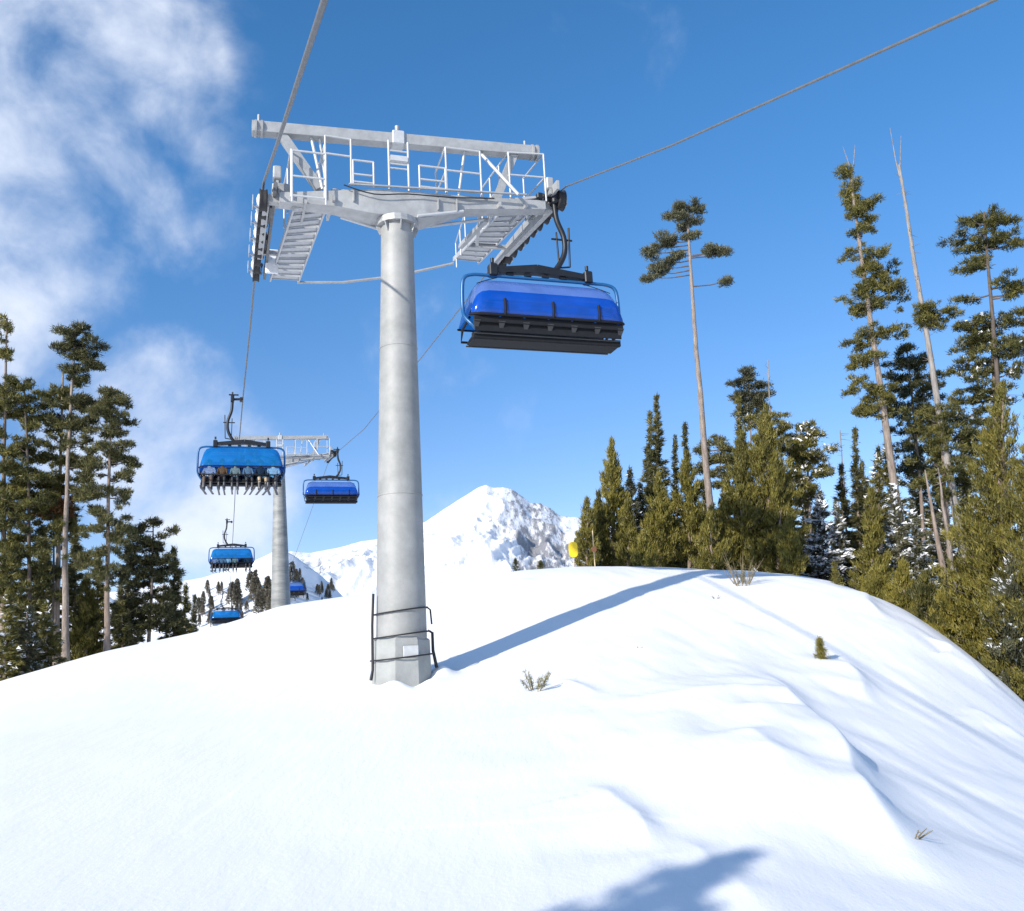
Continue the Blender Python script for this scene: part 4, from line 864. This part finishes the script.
# fill trees, middle depth
for i, (lb, xb, r, xt, yt, w, kd, fo, sn) in enumerate([
    ('slim dark conifer directly behind the rounded snowy pine', 802, 44, 799, 470, 44, 'spruce', darkgreen, .05),
    ('snow flecked conifer left of the very tall leaning pine trunk', 882, 37, 878, 448, 44, 'spruce', green, .10),
    ('snow dusted conifer behind the small olive saplings on the right crest', 903, 33, 893, 486, 44, 'spruce', greygreen, .22),
    ('snow dusted conifer between the leaning pine and the bare trunks', 920, 32.5, 912, 500, 40, 'spruce', greygreen, .18),
    ('snow dusted conifer behind the pair of bare trunks', 950, 34, 942, 498, 50, 'spruce', greygreen, .15),
    ('dark conifer behind the bare trunks and left of the biggest olive tree', 972, 34, 965, 480, 46, 'spruce', green, .06),
    ('dark conifer in the far row above the snowy pair', 868, 46, 866, 478, 40, 'spruce', darkgreen, .0),
    ('dark conifer hidden low behind the big olive pair', 790, 36, 789, 500, 40, 'spruce', darkgreen, .0),
    ('dark conifer behind the olive group right of the bare pine trunk', 706, 41, 704, 480, 50, 'spruce', darkgreen, .0),
    ('wide dark conifer in the back row left of the very tall leaning pine', 866, 43, 862, 462, 50, 'spruce', darkgreen, .08),
    ('wide snow flecked conifer in the back row behind the very tall leaning pine', 896, 42, 886, 440, 56, 'spruce', green, .10),
    ('wide dark conifer in the back row, right of the leaning pine', 924, 41, 915, 432, 54, 'spruce', darkgreen, .08),
    ('wide snow flecked conifer in the back row, behind the reddish bare trunk', 946, 40, 935, 452, 54, 'spruce', green, .12),
    ('wide dark conifer in the back row, behind the dead leaning trunk', 974, 40, 962, 440, 56, 'spruce', darkgreen, .08),
    ('wide dark conifer in the back row, hidden behind the biggest olive tree', 1006, 40, 998, 430, 60, 'spruce', darkgreen, .04),
    ('low dark conifer in the back row behind the short olive ones at the left end', 604, 39, 604, 520, 40, 'spruce', darkgreen, .0),
    ('low dark conifer behind the tall pointed olive one', 622, 40, 622, 498, 40, 'spruce', darkgreen, .0),
    ('low dark conifer in the back row beneath the tallest dark spruce', 664, 39, 664, 490, 50, 'spruce', darkgreen, .0),
    ('low dark conifer behind the bare pine trunk foot', 722, 39, 721, 500, 44, 'spruce', darkgreen, .0)]):
    cf('conifer_tree', lb, xb, r, xt, yt, w, kd, fo, .03, 1.1, 60 + i, sn)
# front row olive
for i, (lb, xb, r, xt, yt, w) in enumerate([
    ('short olive conifer at the left end of the right hand wood, behind the yellow marker', 586, 33, 587, 498, 26),
    ('olive conifer between the short first one and the tall pointed one', 600, 34, 599, 492, 30),
    ('tall pointed olive conifer behind the yellow marker', 613, 35, 612, 440, 50),
    ('low olive conifer right of the tall pointed olive one', 628, 33, 628, 500, 26),
    ('pale olive conifer in front of the dark spruces', 658, 33.5, 659, 474, 44),
    ('bright olive conifer left of the bare pine trunk', 689, 34, 688, 452, 52),
    ('low olive conifer at the foot of the pale olive one', 643, 31.5, 643, 532, 26),
    ('low olive conifer at the foot of the bare pine trunk', 712, 32, 711, 508, 36),
    ('low bushy olive conifer between the bare trunk and the big olive pair', 728, 33, 727, 480, 34),
    ('left one of the big olive pair in the middle of the wood', 747, 33, 743, 432, 56),
    ('right one of the big olive pair, broad and tall', 768, 33, 766, 406, 66),
    ('low olive conifer at the right foot of the big olive pair', 790, 31.5, 789, 518, 34),
    ('lower olive conifer right of the snow covered conifers', 874, 32, 872, 488, 34),
    ('olive conifer close behind the right foot of the big pair', 776, 32.5, 782, 470, 40),
    ]):
    cf('olive_conifer', lb, xb, r, xt, yt, w, 'young', olive, .01, 1.15, 80 + i, group='sunlit olive conifers')
for i, (lb, xb, r, xt, yt, w, kd, fo) in enumerate([
    ('biggest olive conifer, filling the right edge of the picture', 1014, 27, 1003, 382, 104, 'young', olive),
    ('olive conifer partly cut off by the right edge', 1048, 26, 1036, 400, 104, 'young', olive),
    ('lower olive conifer at the left foot of the biggest one', 985, 27.5, 978, 500, 58, 'young', olive),
    ('snowy footed olive conifer below the biggest one at the right edge', 1012, 25.8, 1010, 560, 60, 'young', greygreen),
    ('small olive sapling on the right crest below the snow dusted conifers', 878, 29, 877, 566, 24, 'young', olive),
    ('small olive sapling second along the right crest', 903, 28.6, 903, 562, 30, 'young', olive),
    ('small dark sapling between the bare trunks and the crest', 928, 28.4, 926, 574, 32, 'young', green),
    ('small olive sapling under the pair of bare trunks', 946, 28, 945, 586, 30, 'young', olive),
    ('small dark green sapling on the crest left of the biggest olive tree', 962, 28, 962, 590, 34, 'young', green)]):
    cf('olive_conifer', lb, xb, r, xt, yt, w, kd, fo, .01, 2.3, 100 + i, .03 if fo is greygreen else 0, group='olive conifers along the right crest')
# conifer behind the camera whose shadow falls on the snow at the bottom of the photo
def shadow_tree():
    sd = np.array([math.sin(rad(38)), math.cos(rad(38))]); tip = pick(752, 853); Hh = 7.0
    zt = Tz(*tip); L = 10.0; bp = tip - sd * L; zb = Tz(*bp)
    root = empty('pine_tree', (bp[0], bp[1], zb - .2)); tag(root, 'pine behind the viewer whose shadow falls across the foreground snow', 'tree')
    hh = zt + L * math.tan(rad(24)) - zb + .2; rng = np.random.default_rng(5); A = np.array([0, 0, hh]); P, rs = trunk_mesh(A, .09, .008, (0, 0), rng); MB().tube(P, rs, 8).build('trunk', bark, root)
    Cn = []; D = []
    z = hh - .08
    while z > hh * .35:
        R_ = (hh - z) * .72 + .02
        for k in range(6):
            a = rng.random() * 6.28; l = R_ * rng.uniform(.5, 1.2); n = int(8 + 42 * l); q = rng.uniform(.1, 1, n); w_ = rng.normal(size=(n, 3)) * np.array([.035, .035, .02]) * (1 + l)
            Cn.append(np.stack([np.cos(a) * l * q, np.sin(a) * l * q, z - .12 * l * q], 1) + w_); D.append(np.stack([np.cos(a) + q * 0, np.sin(a) + q * 0, q * 0 + .2], 1))
        z -= rng.uniform(.10, .24)
    tri_obj('crown', spikes(np.concatenate(Cn), np.concatenate(D), 4, .13, .03, rng, .6), green, root)
shadow_tree()

# small plants on the snow
def sprig(name, label, px, py, h, w, n, m, seed, leafy=True, cat='plant', group='small plants poking out of the snow'):
    p = pick(px, py); rng = np.random.default_rng(seed); root = empty(name, (p[0], p[1], Tz(*p) - .03)); tag(root, label, cat, group)
    tw = MB(); Cn = []; D = []
    for i in range(n):
        a = rng.random() * 6.28; l = rng.uniform(.5, 1) * h; q = np.array([math.cos(a) * w * rng.uniform(.2, .6), math.sin(a) * w * .4, l]); b = np.array([q[0] * .3, q[1] * .3, 0]); tw.tube([b, (b + q) / 2 * (1, 1, 1.1), q], [.008, .006, .003], 4)
        if leafy:
            for t in np.linspace(.35, 1, 9): Cn.append(b + (q - b) * t); D.append(norm(q - b) * .8)
        else:
            for k in range(3):
                t = rng.uniform(.4, .9); o0 = b + (q - b) * t; tw.tube([o0, o0 + rng.normal(size=3) * .3 * l * np.array([.5, .5, .25]) + (0, 0, .1 * l)], [.004, .002], 3)
    tw.build('stems', twig_m, root)
    if leafy: tri_obj('needles', spikes(np.array(Cn), np.array(D), 6, .085, .007, rng, .7), m, root)
sprig('sprig', 'small pine sprig sticking out of the snow right of the mast foot', 535, 690, .36, .6, 9, olive, 1)
sprig('bush', 'bare brown bush on the crest in front of the big olive trees', 741, 584, .95, 1.5, 26, twig_m, 2, False)
sprig('bush', 'leafy stems inside the low bush on the crest', 746, 582, .6, .8, 9, olive, 5)
sprig('sprig', 'tiny twig poking from the snow drift low on the right', 914, 850, .10, .35, 4, twig_m, 3, False)
sprig('sprig', 'tiny dry tuft on the snow above the small lone sapling', 716, 597, .12, .2, 4, twig_m, 4, False)
sprig('sprig', 'tiny tuft at the crest right of the orange plate', 640, 647, .07, .2, 4, twig_m, 6, False)
for lb, px, py, r, top, w, sd in (('tiny lone conifer sapling on the open snow slope', 822, 659, None, 641, 16, 7), ('tiny sapling on the crest right of the bare bush', 837, 584, None, 563, 14, 8)):
    p = pick(px, py); rr0 = math.hypot(*p); rng = np.random.default_rng(sd); root = empty('sapling', (p[0], p[1], Tz(*p) - .05)); tag(root, lb, 'sapling', 'tiny saplings on the slope')
    hh = (py - top) * rr0 / F + .05; R = w * rr0 / F / 2; MB().tube([(0, 0, 0), (0, 0, hh)], [.02, .006], 6).build('trunk', bark_dark, root); t = rng.uniform(.05, 1, 260) ** 1.2; a = rng.random(260) * 6.28; l = R * (1.05 - t) * (.55 + .5 * np.sin(t * 30 + a * 2)) * rng.random(260) ** .4 + .01
    Cn = np.stack([np.cos(a) * l, np.sin(a) * l, hh * t], 1); tri_obj('crown', spikes(Cn, np.stack([np.cos(a) * .6, np.sin(a) * .6, a * 0 + .7], 1), 4, .10, .012, rng, .6), olive, root)
# low brushes on the far crest beside the mountain
for lb, px, rr0, h, sd in (('low conifer tip showing above the crest under the mountain slope', 516, 33, .5, 21), ('second tiny conifer tip on the crest left of the yellow marker', 541, 33, .32, 22)):
    d = ray(px, 569); root = empty('sapling', (d[0] * rr0, d[1] * rr0, Tz(d[0] * rr0, d[1] * rr0) - .1)); tag(root, lb, 'sapling', 'tiny conifer tips on the crest'); rng = np.random.default_rng(sd)
    t = rng.uniform(0, 1, 160); a = rng.random(160) * 6.28; l = .22 * (1.1 - t) * rng.random(160); MB().tube([(0, 0, 0), (0, 0, h)], [.012, .004], 5).build('trunk', bark_dark, root)
    tri_obj('crown', spikes(np.stack([np.cos(a) * l, np.sin(a) * l, .1 + h * t], 1), np.stack([np.cos(a), np.sin(a), a * 0 + .4], 1), 4, .10, .02, rng, .5), darkgreen, root)

# ------------------------------------------------------------------ marker signs
def marker(px, label, size, m, pole, rr0=31.5, dz=.0, name='marker_sign'):
    d = ray(px, 566); x, y = d[0] * rr0, d[1] * rr0; z = Tz(x, y); root = empty(name, (x, y, z - .1), -math.atan2(d[0], d[1]) + .25); tag(root, label, 'marker', 'slope markers at the crest')
    MB().rod((0, 0, 0), (0, 0, pole), .022, 8).build('pole', bamboo, root)
    w, h, zc = size; s = MB(); n = 20; V = []
    for yy in (-.035, .035):
        for k in range(n):
            a = 2 * math.pi * k / n; c, q = math.cos(a), math.sin(a); V.append((w / 2 * math.copysign(abs(c) ** .6, c), yy - .03, zc + h / 2 * math.copysign(abs(q) ** .6, q)))
    s.add(V, [tuple(range(n)), tuple(range(2 * n - 1, n - 1, -1))] + [(k, k + n, (k + 1) % n + n, (k + 1) % n) for k in range(n)]); s.build('panel', m, root)
    return root
marker(574, 'yellow padded marker on a pole at the crest left of the wood', (.31, .54, .70), yellow_m, .9)
marker(595, 'small orange plate on a thin pole in front of the first olive trees', (.17, .18, .70), orange_m, 1.35)

# ------------------------------------------------------------------ far hill trees
def far_protos():
    out = []
    for k in range(3):
        rng = np.random.default_rng(200 + k); n = 420; t = rng.random(n) ** .8; a = rng.random(n) * 6.28; l = (1.06 - t) ** .8 * rng.uniform(.35, 1, n) * (.20 + .04 * k)
        Cn = np.stack([np.cos(a) * l, np.sin(a) * l, .06 + t * .92], 1); V = spikes(Cn, np.stack([np.cos(a), np.sin(a), a * 0 + .1], 1), 3, .09, .04, rng, .5)
        out.append(V)
    return out
fp = far_protos(); fmats = [greygreen, darkgreen, bark_dark]
fmesh = [np_mesh('crown', V, np.arange(len(V)).reshape(-1, 3), 3) for V in fp]
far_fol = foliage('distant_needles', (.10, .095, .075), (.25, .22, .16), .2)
for me in fmesh: me.materials.append(far_fol)
tmsh = MB().tube([(0, 0, -.15), (0, 0, .9)], [.022, .005], 5); ttmp = tmsh.build('trunk', bark_dark); tme = ttmp.data; bpy.data.objects.remove(ttmp)
rng = np.random.default_rng(77); spots2 = []
for (x0, x1, y0, y1, n, h0, h1) in ((196, 214, 606, 632, 10, 10, 17), (206, 222, 590, 600, 6, 7, 11), (231, 238, 600, 612, 5, 16, 24), (247, 274, 592, 618, 13, 13, 24), (286, 306, 578, 600, 18, 9, 17), (306, 334, 580, 602, 14, 5, 11), (222, 248, 612, 622, 9, 6, 12)):
    for _ in range(n): spots2.append((rng.uniform(x0, x1), rng.uniform(y0, y1), rng.uniform(h0, h1)))
for (px, py, hp) in spots2:
    d = ray(px, py); rr1 = np.linspace(225, 430, 600); zz1 = M2(d[0] * rr1, d[1] * rr1) - d[2] * rr1
    if not (zz1 > 0).any(): continue
    i = int(np.argmax(zz1 > 0)); r1 = rr1[i]; hm = hp * r1 / F
    o = empty('distant_conifer', (d[0] * r1, d[1] * r1, float(M2(np.array([d[0] * r1]), np.array([d[1] * r1]))[0]) - .3), rng.random() * 6); o.scale = (hm * 1.1, hm * 1.1, hm)
    tag(o, 'tiny distant conifer on the snowy hill behind the second lift tower', 'tree', 'distant conifers on the snowy hill')
    for nm, me in (('crown', fmesh[rng.integers(3)]), ('trunk', tme)):
        c = bpy.data.objects.new(nm, me); C.objects.link(c); c.parent = o

# ------------------------------------------------------------------ light and sky
SUN_EL, SHADOW_AZ = 24.0, 38.0
sa = rad(SHADOW_AZ); sd = Vector((math.sin(sa) * math.cos(rad(SUN_EL)), math.cos(sa) * math.cos(rad(SUN_EL)), -math.sin(rad(SUN_EL))))
sl = bpy.data.lights.new('sun', 'SUN'); sl.energy = 4.3; sl.angle = rad(.75); sl.color = (1, .94, .855)
so = bpy.data.objects.new('sun', sl); C.objects.link(so); so.rotation_euler = sd.to_track_quat('-Z', 'Y').to_euler()
w = bpy.data.worlds.new('World'); bpy.context.scene.world = w; w.use_nodes = True; N = w.node_tree.nodes; L = w.node_tree.links
bg = N['Background']; bg.inputs['Strength'].default_value = .148
sky = N.new('ShaderNodeTexSky'); sky.sky_type = 'NISHITA'; sky.sun_disc = False; sky.sun_elevation = rad(SUN_EL)
sky.sun_rotation = math.pi + sa           # azimuth of the sun, clockwise from +Y
sky.altitude = 2800; sky.air_density = 1.0; sky.dust_density = .5; sky.ozone_density = 2.2
def math_(op, a=None, b=None, c=None):
    n = N.new('ShaderNodeMath'); n.operation = op
    for i, q in enumerate((a, b, c)):
        if q is None: continue
        if hasattr(q, 'links'): L.new(q, n.inputs[i])
        else: n.inputs[i].default_value = q
    return n.outputs[0]
tc = N.new('ShaderNodeTexCoord'); dirv = tc.outputs['Generated']
def cnoise(scale, detail, rough, dist, off):
    mp = N.new('ShaderNodeMapping'); mp.inputs['Location'].default_value = off; L.new(dirv, mp.inputs[0])
    n = N.new('ShaderNodeTexNoise'); n.inputs['Scale'].default_value = scale; n.inputs['Detail'].default_value = detail; n.inputs['Roughness'].default_value = rough; n.inputs['Distortion'].default_value = dist
    L.new(mp.outputs[0], n.inputs['Vector']); return n.outputs['Fac']
big = cnoise(6.0, 7, .54, .35, (1.3, .2, .7)); fine = cnoise(17, 6, .55, .25, (4.1, 2.2, .3))
# cloud banks: (pixel direction, angular radius in degrees, weight)
blobs = [((30, 40), 9, .75), ((0, 150), 10, .70), ((95, 110), 7, .52), ((20, 265), 6.5, .8), ((150, 215), 5, .22), ((-140, 120), 14, .8), ((145, 425), 6.0, .86), ((215, 480), 5.4, .82), ((100, 400), 4.5, .42), ((250, 510), 4, .5),
         ((430, 350), 4.2, .34), ((470, 545), 4.0, .34), ((525, 425), 2.4, .24), ((615, 30), 4.5, .2), ((540, 80), 4, .08), ((-60, 300), 6, .5)]
blobs = [(norm(ray(*p)), rd, wt) for (p, rd, wt) in blobs] + [(norm((-.3, -1, .55)), 34, .62), (norm((.9, -.6, .6)), 28, .55), (norm((-1, -.1, .5)), 20, .5), (norm((.1, -.3, 1)), 18, .45)]  # last four: unseen clouds behind and beside the camera, added to fill the shadows
tot = None
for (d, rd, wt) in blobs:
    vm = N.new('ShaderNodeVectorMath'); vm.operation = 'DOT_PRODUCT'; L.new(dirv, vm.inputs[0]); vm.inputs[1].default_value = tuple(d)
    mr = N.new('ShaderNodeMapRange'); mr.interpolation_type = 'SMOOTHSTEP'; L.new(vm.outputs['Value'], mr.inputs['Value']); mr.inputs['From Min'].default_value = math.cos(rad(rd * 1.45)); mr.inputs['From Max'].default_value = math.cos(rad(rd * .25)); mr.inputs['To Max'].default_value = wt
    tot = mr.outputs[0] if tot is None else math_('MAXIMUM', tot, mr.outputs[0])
nn = math_('ADD', math_('MULTIPLY', math_('SUBTRACT', big, .5), 1.9), math_('MULTIPLY', math_('SUBTRACT', fine, .5), .7))
dens = math_('ADD', tot, nn)
mr = N.new('ShaderNodeMapRange'); mr.interpolation_type = 'SMOOTHSTEP'; L.new(dens, mr.inputs['Value']); mr.inputs['From Min'].default_value = .17; mr.inputs['From Max'].default_value = 1.02
mask = math_('MULTIPLY', mr.outputs[0], math_('MINIMUM', math_('MULTIPLY', tot, 3.0), 1.0)); fac = math_('MULTIPLY', mask, .88)
hs = N.new('ShaderNodeHueSaturation'); hs.inputs['Saturation'].default_value = 1.10; hs.inputs['Value'].default_value = 1.0; L.new(sky.outputs[0], hs.inputs['Color'])
sx = N.new('ShaderNodeSeparateXYZ'); L.new(dirv, sx.inputs[0]); tr_ = N.new('ShaderNodeMapRange'); tr_.interpolation_type = 'SMOOTHSTEP'; L.new(sx.outputs['Z'], tr_.inputs['Value']); tr_.inputs['From Min'].default_value = .0; tr_.inputs['From Max'].default_value = .62
tm_ = N.new('ShaderNodeMix'); tm_.data_type = 'RGBA'; L.new(tr_.outputs[0], tm_.inputs['Factor']); tm_.inputs['A'].default_value = (1.0, .84, .84, 1); tm_.inputs['B'].default_value = (.68, 1.15, 1.28, 1)
mu = N.new('ShaderNodeMix'); mu.data_type = 'RGBA'; mu.blend_type = 'MULTIPLY'; mu.inputs['Factor'].default_value = 1; L.new(hs.outputs[0], mu.inputs['A']); L.new(tm_.outputs['Result'], mu.inputs['B'])
mx = N.new('ShaderNodeMix'); mx.data_type = 'RGBA'; L.new(fac, mx.inputs['Factor']); L.new(mu.outputs['Result'], mx.inputs['A'])
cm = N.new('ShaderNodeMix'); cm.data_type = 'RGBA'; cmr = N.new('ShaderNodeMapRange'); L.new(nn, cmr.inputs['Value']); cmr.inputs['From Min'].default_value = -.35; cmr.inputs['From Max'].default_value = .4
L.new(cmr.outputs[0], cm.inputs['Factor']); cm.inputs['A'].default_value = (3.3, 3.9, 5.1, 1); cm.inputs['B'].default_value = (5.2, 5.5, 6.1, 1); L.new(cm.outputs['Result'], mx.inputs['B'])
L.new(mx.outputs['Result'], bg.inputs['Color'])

sc = bpy.context.scene; sc.view_settings.view_transform = 'Standard'; sc.view_settings.look = 'None'; sc.view_settings.exposure = .40; sc.view_settings.gamma = 1; sc.view_settings.use_curve_mapping = False
sc.render.engine = 'CYCLES'; sc.cycles.max_bounces = 8; sc.cycles.transparent_max_bounces = 12
